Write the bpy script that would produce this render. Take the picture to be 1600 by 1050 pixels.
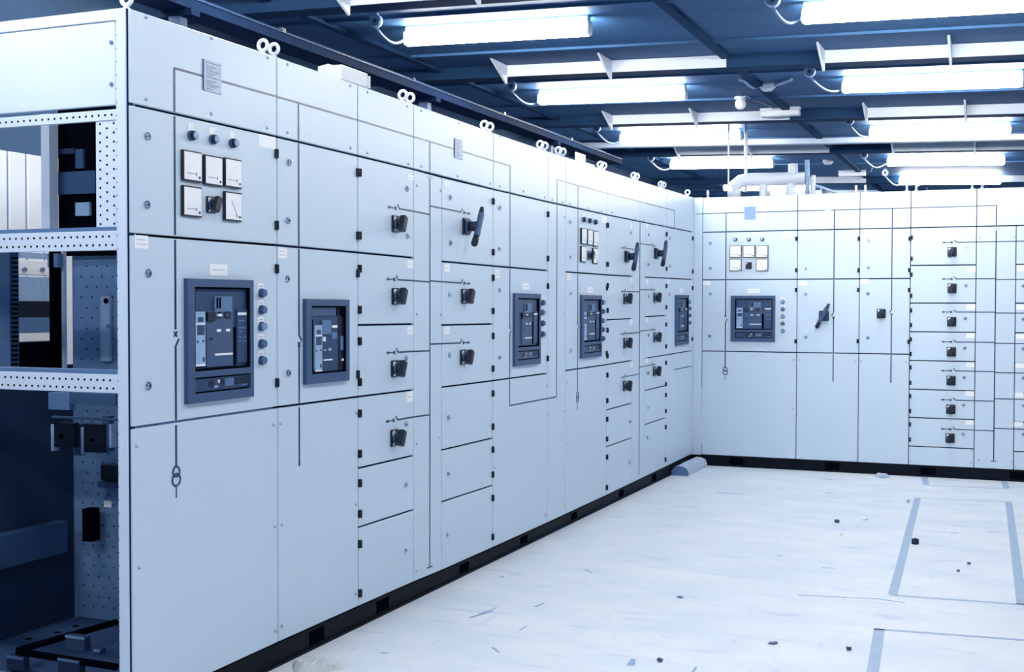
import bpy, bmesh, math, random
from mathutils import Matrix, Vector

random.seed(7)
for o in list(bpy.data.objects):
    bpy.data.objects.remove(o, do_unlink=True)
SC = bpy.context.scene
COL = SC.collection
PI = math.pi

# ------------------------------------------------------------------ camera, world, exposure
FPX = 1900.0
CAM = Vector((2.4609, -0.2956, 1.3100))
ROT = Matrix(((0.92380, 0.38287, 0.00192),
              (-0.01125, 0.02211, 0.99969),
              (-0.38271, 0.92354, -0.02473)))      # rows: right, up, forward
cam_d = bpy.data.cameras.new('camera')
cam = bpy.data.objects.new('camera', cam_d)
COL.objects.link(cam)
cam_d.sensor_fit = 'HORIZONTAL'
cam_d.sensor_width = 36.0
cam_d.lens = 36.0 * FPX / 1600.0
cam_d.clip_start = 0.05
cam_d.clip_end = 200
m3 = Matrix((ROT[0], ROT[1], -ROT[2])).transposed()
m4 = m3.to_4x4()
m4.translation = CAM
cam.matrix_world = m4
SC.camera = cam

world = bpy.data.worlds.new('world')
SC.world = world
world.use_nodes = True
WB = world.node_tree.nodes['Background']
WB.inputs[0].default_value = (0.12, 0.50, 0.95, 1)
WB.inputs[1].default_value = 0.35
SC.view_settings.view_transform = 'Standard'
SC.view_settings.look = 'None'
SC.view_settings.gamma = 1.0
SC.view_settings.exposure = 0.0
SC.view_settings.use_curve_mapping = False
SC.cycles.use_denoising = True
SC.cycles.max_bounces = 8
SC.cycles.sample_clamp_indirect = 6.0
LAMP_STRENGTH = 66.0


# ------------------------------------------------------------------ pixel helpers (photo frame 1600 x 1050)
def ray(px, py):
    return ROT.transposed() @ Vector(((px - 800) / FPX, -(py - 525) / FPX, 1.0))


def on_x(px, py, x):
    d = ray(px, py)
    return CAM + d * ((x - CAM.x) / d.x)


def on_y(px, py, y):
    d = ray(px, py)
    return CAM + d * ((y - CAM.y) / d.y)


def on_z(px, py, z):
    d = ray(px, py)
    return CAM + d * ((z - CAM.z) / d.z)


# the roof falls slightly towards +x
def roof(x):
    return 3.075 - 0.03 * (x + 1.17)


def on_roof(px, py, drop=0.0):
    d = ray(px, py)
    # CAM.z + t dz = 3.05-drop-.03*(CAM.x+t dx+1.17)
    t = (roof(CAM.x) - drop - CAM.z) / (d.z + 0.03 * d.x)
    return CAM + d * t


YB = 9.551           # face of the far board
TOP, R1, R2, R3, B0 = 2.2, 1.912, 1.522, 0.937, 0.080
SAGK = [(2.0, .002), (2.64, .002), (3.43, .005), (4.0, .003), (4.5, 0), (4.8, -.006), (5.4, -.009), (6.2, -.011), (6.47, -.010),
        (7.25, -.009), (8.7, .001), (9.55, .008), (12, .008)]


def sag(u):
    for (a, va), (b, vb) in zip(SAGK, SAGK[1:]):
        if u <= b:
            return va + (vb - va) * max(0, (u - a) / (b - a))
    return 0


class Board:
    """left: face x=0, u along +y, w along +x.   far: face y=YB, u along +x, w along -y."""

    def __init__(s, kind):
        s.left = kind == 'left'

    def px(s, x, y):
        if s.left:
            p = on_x(x, y, 0.0)
            return p.y, p.z - sag(p.y)
        p = on_y(x, y, YB)
        return p.x, p.z - .005 * 0

    def sag(s, u):
        return sag(u) if s.left else 0.005

    def root(s, u):
        return (Vector((0, u, 0)), PI / 2) if s.left else (Vector((u, YB, 0)), 0.0)


LEFT, FAR = Board('left'), Board('far')


# ------------------------------------------------------------------ materials
def lin(c):
    c /= 255.0
    return c / 12.92 if c <= 0.04045 else ((c + 0.055) / 1.055) ** 2.4


def rgb(r, g, b):
    return (lin(r), lin(g), lin(b), 1.0)


MATS = {}


def mat(name, col, rough=0.5, metal=0.0, noise=0.0, scale=60.0, bump=0.0, emit=0.0, spec=0.5, stretch=None, rvar=0.0):
    m = bpy.data.materials.new(name)
    m.use_nodes = True
    nt = m.node_tree
    b = nt.nodes['Principled BSDF']
    b.inputs['Base Color'].default_value = col
    b.inputs['Roughness'].default_value = rough
    b.inputs['Metallic'].default_value = metal
    b.inputs['Specular IOR Level'].default_value = spec
    if emit:
        b.inputs['Emission Color'].default_value = col
        b.inputs['Emission Strength'].default_value = emit
    if noise or bump or rvar:
        tc = nt.nodes.new('ShaderNodeTexCoord')
        n = nt.nodes.new('ShaderNodeTexNoise')
        n.inputs['Scale'].default_value = scale
        n.inputs['Detail'].default_value = 4
        src = tc.outputs['Object']
        if stretch:
            mp = nt.nodes.new('ShaderNodeMapping')
            mp.inputs['Scale'].default_value = stretch
            nt.links.new(src, mp.inputs['Vector'])
            src = mp.outputs['Vector']
        nt.links.new(src, n.inputs['Vector'])
        if noise:
            mx = nt.nodes.new('ShaderNodeMix')
            mx.data_type = 'RGBA'
            mx.inputs[6].default_value = tuple(c * (1 - noise) for c in col[:3]) + (1,)
            mx.inputs[7].default_value = tuple(min(1, c * (1 + noise)) for c in col[:3]) + (1,)
            nt.links.new(n.outputs['Fac'], mx.inputs[0])
            nt.links.new(mx.outputs[2], b.inputs['Base Color'])
        if bump:
            bp = nt.nodes.new('ShaderNodeBump')
            bp.inputs['Strength'].default_value = bump
            bp.inputs['Distance'].default_value = 0.002
            nt.links.new(n.outputs['Fac'], bp.inputs['Height'])
            nt.links.new(bp.outputs['Normal'], b.inputs['Normal'])
    MATS[name] = m
    return m


PAINT = mat('panel_paint', rgb(206, 222, 236), 0.36, noise=0.10, scale=420, bump=0.04, spec=0.5)
FRAME = mat('frame_paint', rgb(205, 219, 238), 0.5, noise=0.06, scale=200, spec=0.4)
INNER = mat('inner_steel', rgb(104, 136, 178), 0.55, noise=0.14, scale=30, spec=0.3)
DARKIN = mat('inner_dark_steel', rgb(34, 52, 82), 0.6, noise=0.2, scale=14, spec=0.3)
GASKET = mat('gasket_rubber', rgb(20, 44, 82), 0.8, spec=0.1)
BLACK = mat('black_plastic', rgb(14, 24, 44), 0.42, spec=0.45)
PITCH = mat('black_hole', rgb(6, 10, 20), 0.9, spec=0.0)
MIMIC = mat('mimic_tape', rgb(22, 46, 84), 0.34, spec=0.6)
WHITE = mat('white_label_and_glint', rgb(250, 250, 252), 0.5)
INK = mat('label_ink', rgb(196, 186, 206), 0.6)
CHROME = mat('chrome', rgb(196, 208, 226), 0.22, metal=1.0)
STEELP = mat('etched_plate', rgb(182, 197, 216), 0.45, metal=0.0, noise=0.12, scale=25)
BEZEL = mat('breaker_bezel', rgb(52, 80, 118), 0.5, noise=0.12, scale=90)
BFACE = mat('breaker_face', rgb(40, 66, 104), 0.4, noise=0.15, scale=22)
BGREY = mat('breaker_grey', rgb(88, 118, 160), 0.45, noise=0.1, scale=40)
BLIGHT = mat('breaker_trip_unit', rgb(150, 178, 212), 0.45, noise=0.2, scale=45)
BUTTON = mat('button_cap', rgb(74, 104, 148), 0.35)
BUTTON2 = mat('button_cap_pale', rgb(122, 154, 196), 0.35)
LENS = mat('lamp_lens', rgb(170, 194, 224), 0.12)
PLINTH = mat('plinth_black', rgb(12, 20, 32), 0.6, noise=0.25, scale=12, spec=0.12)
EYE = mat('eye_bolt_zinc', rgb(236, 242, 250), 0.4, metal=0.0)
DECK = mat('roof_deck', rgb(62, 98, 140), 0.6, noise=0.3, scale=5, stretch=(.25, 3, 1), spec=0.12)
RIB = mat('roof_rib', rgb(36, 64, 98), 0.7, noise=0.2, scale=6, spec=0.06)
WEB = mat('pale_beam_web', rgb(226, 234, 246), 0.6, noise=0.06, scale=9)
TRAYM = mat('dark_cable_tray', rgb(26, 46, 76), 0.8, noise=0.3, scale=9, spec=0.05)
WALLM = mat('wall_dark', rgb(52, 84, 120), 0.7, noise=0.15, scale=4)
CLAD = mat('ribbed_wall_sheet', rgb(236, 240, 248), 0.6, noise=0.08, scale=3, stretch=(1, 8, .5))
LAMP = mat('lamp_glow', (1, .99, .95, 1), 0.5, emit=LAMP_STRENGTH)
CASE = mat('white_plastic', rgb(238, 242, 250), 0.5)
CABLE = mat('pale_cable', rgb(176, 200, 230), 0.5)
FOAM = mat('packing_foam', rgb(186, 202, 220), 0.8, noise=0.3, scale=60, bump=0.5)
TAPE = mat('floor_tape_residue', rgb(168, 187, 210), 0.6, noise=0.22, scale=26)
SCUFF = mat('floor_scuff', rgb(146, 170, 204), 0.6, noise=0.3, scale=40)
DUCTM = mat('pipe_lagging', rgb(222, 232, 246), 0.6, noise=0.05, scale=10)
PAPER = mat('crumpled_paper', rgb(251, 253, 255), 0.7, noise=0.02, scale=30)


def floor_material():
    m = bpy.data.materials.new('floor_screed')
    m.use_nodes = True
    nt = m.node_tree
    b = nt.nodes['Principled BSDF']
    tc = nt.nodes.new('ShaderNodeTexCoord')

    def noise(scale, detail, sx=1, sy=1, rot=0):
        mp = nt.nodes.new('ShaderNodeMapping')
        mp.inputs['Scale'].default_value = (sx, sy, 1)
        mp.inputs['Rotation'].default_value = (0, 0, rot)
        nt.links.new(tc.outputs['Object'], mp.inputs['Vector'])
        n = nt.nodes.new('ShaderNodeTexNoise')
        n.inputs['Scale'].default_value = scale
        n.inputs['Detail'].default_value = detail
        nt.links.new(mp.outputs['Vector'], n.inputs['Vector'])
        return n.outputs['Fac']

    def ramp(src, p0, p1, c0, c1):
        r = nt.nodes.new('ShaderNodeValToRGB')
        r.color_ramp.elements[0].position = p0
        r.color_ramp.elements[1].position = p1
        r.color_ramp.elements[0].color = c0
        r.color_ramp.elements[1].color = c1
        nt.links.new(src, r.inputs[0])
        return r.outputs[0]

    def mul(a, c, f=1.0):
        mx = nt.nodes.new('ShaderNodeMix')
        mx.data_type = 'RGBA'
        mx.blend_type = 'MULTIPLY'
        mx.inputs[0].default_value = f
        nt.links.new(a, mx.inputs[6])
        nt.links.new(c, mx.inputs[7])
        return mx.outputs[2]
    base = ramp(noise(1.3, 6), .3, .75, rgb(236, 240, 242), rgb(250, 250, 249))
    grain = ramp(noise(160, 3), .25, .7, (.82, .85, .90, 1), (1, 1, 1, 1))
    blot = ramp(noise(2.6, 9, 1, 1.6, .3), .30, .62, (.86, .90, .95, 1), (1, 1, 1, 1))
    streak = ramp(noise(1.0, 8, 3.0, 11, .45), .27, .40, (.72, .79, .9, 1), (1, 1, 1, 1))
    streak2 = ramp(noise(1.0, 6, 20, 4, .5), .27, .36, (.80, .85, .93, 1), (1, 1, 1, 1))
    speck = ramp(noise(26, 2), .22, .27, (.62, .7, .84, 1), (1, 1, 1, 1))
    c = mul(mul(mul(mul(mul(base, grain), blot, .8), streak, .8), streak2, .7), speck, .7)
    nt.links.new(c, b.inputs['Base Color'])
    b.inputs['Roughness'].default_value = 0.48
    b.inputs['Specular IOR Level'].default_value = 0.4
    return m


FLOORM = floor_material()


# ------------------------------------------------------------------ mesh helpers
class MB:
    """A bmesh that collects shapes; material index follows the order in which materials are first used."""

    def __init__(s):
        s.bm = bmesh.new()
        s.mats = []

    def mi(s, m):
        if m not in s.mats:
            s.mats.append(m)
        return s.mats.index(m)

    def _fin(s, verts, m, M=None):
        if M is not None:
            bmesh.ops.transform(s.bm, matrix=M, verts=verts)
        i = s.mi(m)
        for f in {f for v in verts for f in v.link_faces}:
            f.material_index = i

    def box(s, lo, hi, m, bev=0.0, M=None):
        x0, y0, z0 = [min(a, b) for a, b in zip(lo, hi)]
        x1, y1, z1 = [max(a, b) for a, b in zip(lo, hi)]
        r = bmesh.ops.create_cube(s.bm, size=1.0)
        vs = r['verts']
        for v in vs:
            v.co = Vector(((x0 + x1) / 2 + v.co.x * (x1 - x0), (y0 + y1) / 2 + v.co.y * (y1 - y0), (z0 + z1) / 2 + v.co.z * (z1 - z0)))
        if bev:
            es = list({e for v in vs for e in v.link_edges})
            r = bmesh.ops.bevel(s.bm, geom=es, offset=bev, segments=1, affect='EDGES', profile=0.5)
            vs = list({v for f in r['faces'] for v in f.verts})
        s._fin(vs, m, M)
        return s

    def cyl(s, p0, p1, r0, m, r1=None, seg=20, smooth=True):
        p0, p1 = Vector(p0), Vector(p1)
        d = p1 - p0
        r = bmesh.ops.create_cone(s.bm, cap_ends=True, segments=seg, radius1=r0, radius2=r0 if r1 is None else r1, depth=d.length)
        q = Vector((0, 0, 1)).rotation_difference(d.normalized()).to_matrix().to_4x4()
        s._fin(r['verts'], m, Matrix.Translation((p0 + p1) / 2) @ q)
        if smooth:
            for f in {f for v in r['verts'] for f in v.link_faces}:
                f.smooth = len(f.verts) == 4
        return s

    def ball(s, c, r, m, sc=(1, 1, 1), seg=16):
        q = bmesh.ops.create_uvsphere(s.bm, u_segments=seg, v_segments=seg // 2, radius=r)
        s._fin(q['verts'], m, Matrix.Translation(c) @ Matrix.Diagonal((*sc, 1)))
        for f in {f for v in q['verts'] for f in v.link_faces}:
            f.smooth = True
        return s

    def torus(s, c, R, r, m, axis='x', seg=24, sub=10, sc=(1, 1, 1)):
        vs = []
        rings = []
        for i in range(seg):
            a = 2 * PI * i / seg
            ring = []
            for j in range(sub):
                b = 2 * PI * j / sub
                q = (R + r * math.cos(b))
                p = {'x': (r * math.sin(b), q * math.cos(a), q * math.sin(a)), 'y': (q * math.cos(a), r * math.sin(b), q * math.sin(a)),
                     'z': (q * math.cos(a), q * math.sin(a), r * math.sin(b))}[axis]
                v = s.bm.verts.new((c[0] + p[0] * sc[0], c[1] + p[1] * sc[1], c[2] + p[2] * sc[2]))
                ring.append(v)
                vs.append(v)
            rings.append(ring)
        mi = s.mi(m)
        for i in range(seg):
            for j in range(sub):
                f = s.bm.faces.new((rings[i][j], rings[(i + 1) % seg][j], rings[(i + 1) % seg][(j + 1) % sub], rings[i][(j + 1) % sub]))
                f.material_index = mi
                f.smooth = True
        return s

    def prism(s, pts, axis, a, b, m):
        """extrude the polygon pts (2-D, in the two axes other than `axis`) from a to b along axis"""
        def co(p, t):
            return {'x': (t, p[0], p[1]), 'y': (p[0], t, p[1]), 'z': (p[0], p[1], t)}[axis]
        A = [s.bm.verts.new(co(p, a)) for p in pts]
        B = [s.bm.verts.new(co(p, b)) for p in pts]
        fs = [s.bm.faces.new(A), s.bm.faces.new(B[::-1])]
        n = len(pts)
        for i in range(n):
            fs.append(s.bm.faces.new((A[i], B[i], B[(i + 1) % n], A[(i + 1) % n])))
        i = s.mi(m)
        for f in fs:
            f.material_index = i
        bmesh.ops.recalc_face_normals(s.bm, faces=fs)
        return s

    def tube(s, pts, r, m, seg=8):
        pts = [Vector(p) for p in pts]
        rings = []
        for i, p in enumerate(pts):
            d = (pts[min(i + 1, len(pts) - 1)] - pts[max(i - 1, 0)]).normalized()
            up = Vector((0, 0, 1)) if abs(d.z) < .9 else Vector((1, 0, 0))
            a = d.cross(up).normalized()
            b = d.cross(a)
            rings.append([s.bm.verts.new(p + (a * math.cos(t) + b * math.sin(t)) * r) for t in [2 * PI * k / seg for k in range(seg)]])
        i = s.mi(m)
        fs = []
        for A, B in zip(rings, rings[1:]):
            for k in range(seg):
                fs.append(s.bm.faces.new((A[k], A[(k + 1) % seg], B[(k + 1) % seg], B[k])))
        for f in fs:
            f.smooth = True
        fs += [s.bm.faces.new(rings[0]), s.bm.faces.new(rings[-1])]
        for f in fs:
            f.material_index = i
        bmesh.ops.recalc_face_normals(s.bm, faces=fs)
        return s

    def mesh(s, name):
        me = bpy.data.meshes.new(name)
        s.bm.to_mesh(me)
        s.bm.free()
        for m in s.mats:
            me.materials.append(m)
        return me

    def build(s, name, parent=None, loc=None, rot=None):
        return put(name, s.mesh(name), parent, loc, rot)


def put(name, me, parent=None, loc=None, rot=None):
    o = bpy.data.objects.new(name, me)
    COL.objects.link(o)
    if parent is not None:
        o.parent = parent
    if loc is not None:
        o.location = loc
    if rot is not None:
        o.rotation_euler = rot
    return o


def tag(o, label, cat, group=None, kind=None):
    o['label'] = label
    o['category'] = cat
    if group:
        o['group'] = group
    if kind:
        o['kind'] = kind
    return o


def struct(o, label=None):
    o['kind'] = 'structure'
    if label:
        o['label'] = label
    return o


def thing(name, label, cat, loc=(0, 0, 0), rz=0.0, group=None):
    o = bpy.data.objects.new(name, None)
    COL.objects.link(o)
    o.empty_display_size = 0.1
    o.location = loc
    o.rotation_euler = (0, 0, rz)
    return tag(o, label, cat, group)


# ------------------------------------------------------------------ room shell
XL, XR, YN, YF = -2.3, 4.6, -2.6, 19.5
f = MB()
f.box((XL, YN, -0.1), (XR, YF, 0), FLOORM)
struct(f.build('floor'), 'pale scuffed floor of the switch room')
f = MB()
zl, zr = roof(XL), roof(XR)
f.prism([(XL, zl), (XR, zr), (XR, zr + .08), (XL, zl + .08)], 'y', YN, YF, DECK)
struct(f.build('ceiling'), 'dark sheet steel roof deck')
f = MB()
f.box((XL - .1, YN, 0), (XL, YF, zl), WALLM)
struct(f.build('wall_left'), 'wall behind the long switchboard')
f = MB()
f.box((XR, YN, 0), (XR + .1, YF, zr), WALLM)
struct(f.build('wall_right'))
f = MB()
f.prism([(XL - .1, 0), (XR + .1, 0), (XR + .1, zr), (XL - .1, zl)], 'y', YF, YF + .1, WALLM)
struct(f.build('wall_back'))

# the sheeted lower wall seen through the open end of the board
f = MB()
p0 = on_x(0, 229, XL + .02)
y = 3.2
while y < 6.2:
    f.box((XL + .001, y, 0.0), (XL + .03, y + .11, 2.09), CLAD, .004)
    f.box((XL + .001, y + .11, 0.0), (XL + .018, y + .125, 2.09), INNER)
    y += .125
struct(f.build('trim_1'), 'pale ribbed wall sheeting behind the open cubicle')

# purlins: dark beam with a pale lit web panel between triangular gussets
BAYS = [3.2, 5.68, 7.95, 10.46, 12.9, 16.3, 18.2]
for yb in BAYS:
    f = MB()
    h = .085
    f.prism([(XL, zl), (XR, zr), (XR, zr - h), (XL, zl - h)], 'y', yb, yb + .16, RIB)
    struct(f.build('ceiling_beam'), 'dark roof beam crossing the ceiling')
    for (xa, xb) in ((-1.0, .62), (1.26, 3.4)):
        f = MB()
        f.prism([(xa, roof(xa) - .003), (xb, roof(xb) - .003), (xb, roof(xb) - h), (xa, roof(xa) - h)], 'y', yb - .012, yb, WEB)
        for gx in ((-1.0, -.2) if xa < 0 else (1.27, 2.06)):
            z = roof(gx)
            f.prism([(yb - .30, z - .004), (yb - .012, z - .004), (yb - .012, z - h - .055)], 'x', gx - .008, gx + .008, WEB)
        struct(f.build('ceiling_beam_web'), 'pale beam web with triangular gussets')
for xr in (.62, -1.55, 3.4):
    f = MB()
    z = roof(xr)
    f.box((xr - .03, YN, z - .03), (xr + .03, YF, z - .001), RIB)
    struct(f.build('ceiling_rib'), 'dark roof rib running down the room')
# shallow deck corrugations between the beams
f = MB()
for i, yb in enumerate(BAYS[:-1]):
    for k in (.62, 1.75):
        f.prism([(XL, zl - .001), (XR, zr - .001), (XR, zr - .018), (XL, zl - .018)], 'y', yb + k, yb + k + .05, DECK)
struct(f.build('ceiling_seam'), 'raised seams of the roof deck')

# long pale girder in the middle of the room
gy = 12.2
f = MB()
f.prism([(XL, zl - .02), (XR, zr - .02), (XR, zr - .075), (XL, zl - .075)], 'y', gy, gy + .05, FRAME)
f.prism([(XL, zl - .07), (XR, zr - .07), (XR, zr - .08), (XL, zl - .08)], 'y', gy - .06, gy + .06, FRAME)
struct(f.build('ceiling_beam'), 'pale girder crossing the ceiling beyond the far board')


# ------------------------------------------------------------------ ceiling lights
def make_lamp():
    body = MB()
    body.box((-.61, -.026, .043), (.61, .026, .0745), CASE, .003)
    caps = MB()
    for sx in (1,):
        caps.box((sx * .60, -.036, -.040), (sx * .622, .036, .044), CASE, .008)
    glow = MB()
    pts = [(.046 * math.cos(t * PI / 8), .046 * math.sin(t * PI / 8)) for t in range(16)]
    glow.prism(pts, 'x', -.60, .60, LAMP)
    return body.mesh('lamp_body'), caps.mesh('end_cap'), glow.mesh('diffuser')


LAMPM = make_lamp()


def lamp(x, y, label):
    r = thing('ceiling_light', label, 'ceiling light', (x, y, roof(x) - .075), 0, 'fluorescent ceiling lights')
    r.rotation_euler = (0, math.atan(.03), 0)
    for n, me in zip(('lamp_body', 'end_cap', 'diffuser'), LAMPM):
        put(n, me, r)
    put('end_cap', LAMPM[1], r, None, (0, 0, PI))


lampL = [((632, 65), (927, 40)), ((842, 155), (1072, 147)), ((968, 217), (1160, 213)), ((1047, 259), (1210, 255))]
lampR = [((1250, 22), None), ((1322, 135), (1592, 127)), ((1362, 208), (1576, 204)), ((1390, 254), (1567, 250)), ((1409, 284), (1561, 281))]
OR = ['first', 'second', 'third', 'fourth', 'fifth']
for i, (a, b) in enumerate(lampL):
    A, B = on_roof(*a, .075), on_roof(*b, .075)
    lamp((A.x + B.x) / 2, (A.y + B.y) / 2, 'lit ceiling light, %s from the camera in the row nearer the long board' % OR[i])
for i, (a, b) in enumerate(lampR):
    A = on_roof(*a, .075)
    B = on_roof(*b, .075) if b else A + Vector((1.24, 0.1, 0))
    lamp((A.x + B.x) / 2, (A.y + B.y) / 2, 'lit ceiling light, %s from the camera in the row away from the long board' % OR[i])
A = on_roof(1167, 290, .075)
lamp(A.x + .22, A.y + .3, 'lit ceiling light half hidden behind the lagged pipe past the far board')
for (x, y, w_) in ((-.55, 4.2, 'over the end of the long board'), (1.9, 4.3, 'over the aisle in front of the first meters'), (-.55, 1.9, 'before the open end of the board'),
                   (1.9, 1.9, 'just ahead of the camera'), (-.55, -.4, 'to one side of the camera'), (1.9, -.4, 'directly above the camera'), (-1.66, 3.5, 'added unseen to brighten the sheeting behind the board')):  # last one is unseen, added to brighten the wall sheeting
    lamp(x, y, 'lit ceiling light above the picture, ' + w_)


# ------------------------------------------------------------------ small board fittings (shared meshes, local axes u, -w, v)
def lock_mesh():
    m = MB()
    m.cyl((0, 0, 0), (0, -.004, 0), .013, CHROME, seg=18)
    m.cyl((0, -.004, 0), (0, -.009, 0), .009, CHROME, r1=.0075, seg=18)
    m.box((-.0055, -.0095, -.0016), (.0055, -.0085, .0016), BLACK)
    return m.mesh('lock')


def hinge_mesh():
    m = MB()
    m.box((-.008, .004, -.0165), (.008, -.009, .0165), BLACK, .002)
    m.cyl((0, -.009, -.015), (0, -.009, .015), .004, BLACK, seg=10)
    return m.mesh('hinge')


def eye_mesh():
    m = MB()
    m.cyl((0, 0, -.002), (0, 0, .006), .012, EYE, seg=14)
    m.cyl((0, 0, .006), (0, 0, .016), .008, EYE, seg=12)
    m.torus((0, 0, .034), .0185, .0068, EYE, 'x')
    return m.mesh('eye_bolt')


def rotary_meshes():
    m = MB()
    m.box((-.033, 0, -.036), (.033, -.009, .036), BLACK, .003)
    m.cyl((0, -.009, 0), (0, -.018, 0), .027, BEZEL, r1=.023, seg=24)
    m.box((-.026, -.0095, .012), (-.006, -.0105, .03), WHITE)  # white highlights painted on the plate as two fixed bars
    m.box((-.022, -.0095, -.030), (-.010, -.0105, -.022), WHITE)
    k = MB()
    k.cyl((0, -.014, 0), (0, -.034, 0), .019, BLACK, seg=20)
    M = Matrix.Rotation(math.radians(22), 4, 'Y')
    k.box((-.0155, -.024, -.034), (.0155, -.053, .036), BLACK, .004, M)
    k.box((-.002, -.0515, .012), (.002, -.0528, .033), WHITE, 0, M)
    return m.mesh('escutcheon'), k.mesh('knob')


def pistol_meshes():
    m = MB()
    m.box((-.038, 0, -.040), (.038, -.012, .040), BLACK, .004)
    m.box((-.030, -.012, -.032), (.030, -.022, .032), BEZEL, .004)
    k = MB()
    k.cyl((0, -.02, 0), (0, -.066, 0), .024, BLACK, seg=20)
    M = Matrix.Rotation(math.radians(27), 4, 'Y')
    k.box((-.0155, -.058, -.060), (.0155, -.084, .075), BEZEL, .007, M)
    for z0, z1, r0, r1 in ((.06, .098, .015, .011), (-.055, -.094, .015, .017)):
        a, b = M @ Vector((0, -.070, z0)), M @ Vector((0, -.068, z1))
        k.cyl(a, b, r0, BLACK, r1=r1, seg=14)
        k.ball(b, r1, BLACK)
    return m.mesh('escutcheon'), k.mesh('lever')


def meter_meshes(kind=0):
    a = .049
    m = MB()
    m.box((-a, 0, -a), (a, -.011, a), BLACK, .002)
    d = MB()
    d.box((-a + .005, -.0112, -a + .005), (a - .005, -.0124, a - .005), WHITE)
    for t in range(7):
        an = math.radians(95 + t * 14)
        c, sn = math.cos(an), math.sin(an)
        d.box((.026 + c * .052, -.0125, -.028 + sn * .052), (.0272 + c * .052, -.0128, -.0245 + sn * .052), STEELP)
    n = MB()
    if kind == 0:
        n.box((-.032, -.0126, -.0245), (.018, -.0134, -.0228), BGREY)
        n.box((.015, -.0126, -.030), (.0185, -.0134, -.019), BGREY)
    else:
        M = Matrix.Translation((.012, 0, -.022)) @ Matrix.Rotation(math.radians(-32), 4, 'Y')
        n.box((-.0008, -.0126, -.004), (.0008, -.0134, .048), BGREY, 0, M)
        n.box((-.003, -.0126, -.014), (.001, -.0134, -.002), BGREY, 0, M)
    n.cyl((.033, -.012, -.034), (.033, -.0135, -.034), .0045, BLACK, seg=12)
    return m.mesh('meter_case'), d.mesh('dial'), n.mesh('needle')


def lampind_meshes():
    m = MB()
    m.cyl((0, 0, 0), (0, -.010, 0), .0165, BEZEL, seg=20)
    m.cyl((0, -.010, 0), (0, -.020, 0), .0145, BLACK, r1=.013, seg=20)
    l_ = MB()
    l_.ball((0, -.020, 0), .0115, LENS, (1, .8, 1))
    t = MB()
    t.box((-.014, 0, .012), (.014, -.0015, .040), WHITE)
    return m.mesh('lamp_collar'), l_.mesh('lens'), t.mesh('legend_tag')


def button_meshes(mt):
    t = MB()
    t.box((-.017, 0, -.004), (.017, -.0015, .036), WHITE)
    t.box((-.010, -.0015, .022), (.010, -.0019, .026), INK)
    b = MB()
    b.cyl((0, 0, 0), (0, -.010, 0), .0165, BEZEL, seg=20)
    b.cyl((0, -.010, 0), (0, -.021, 0), .0140, mt, r1=.0125, seg=20)
    return t.mesh('legend_tag'), b.mesh('button')


LOCK, HINGE, EYEB = lock_mesh(), hinge_mesh(), eye_mesh()
ROT_E, ROT_K = rotary_meshes()
PIS_E, PIS_L = pistol_meshes()
MET0, MET1 = meter_meshes(0), meter_meshes(1)
IND = lampind_meshes()
BTN, BTN2 = button_meshes(BUTTON), button_meshes(BUTTON2)

GAP = .0055


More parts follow.
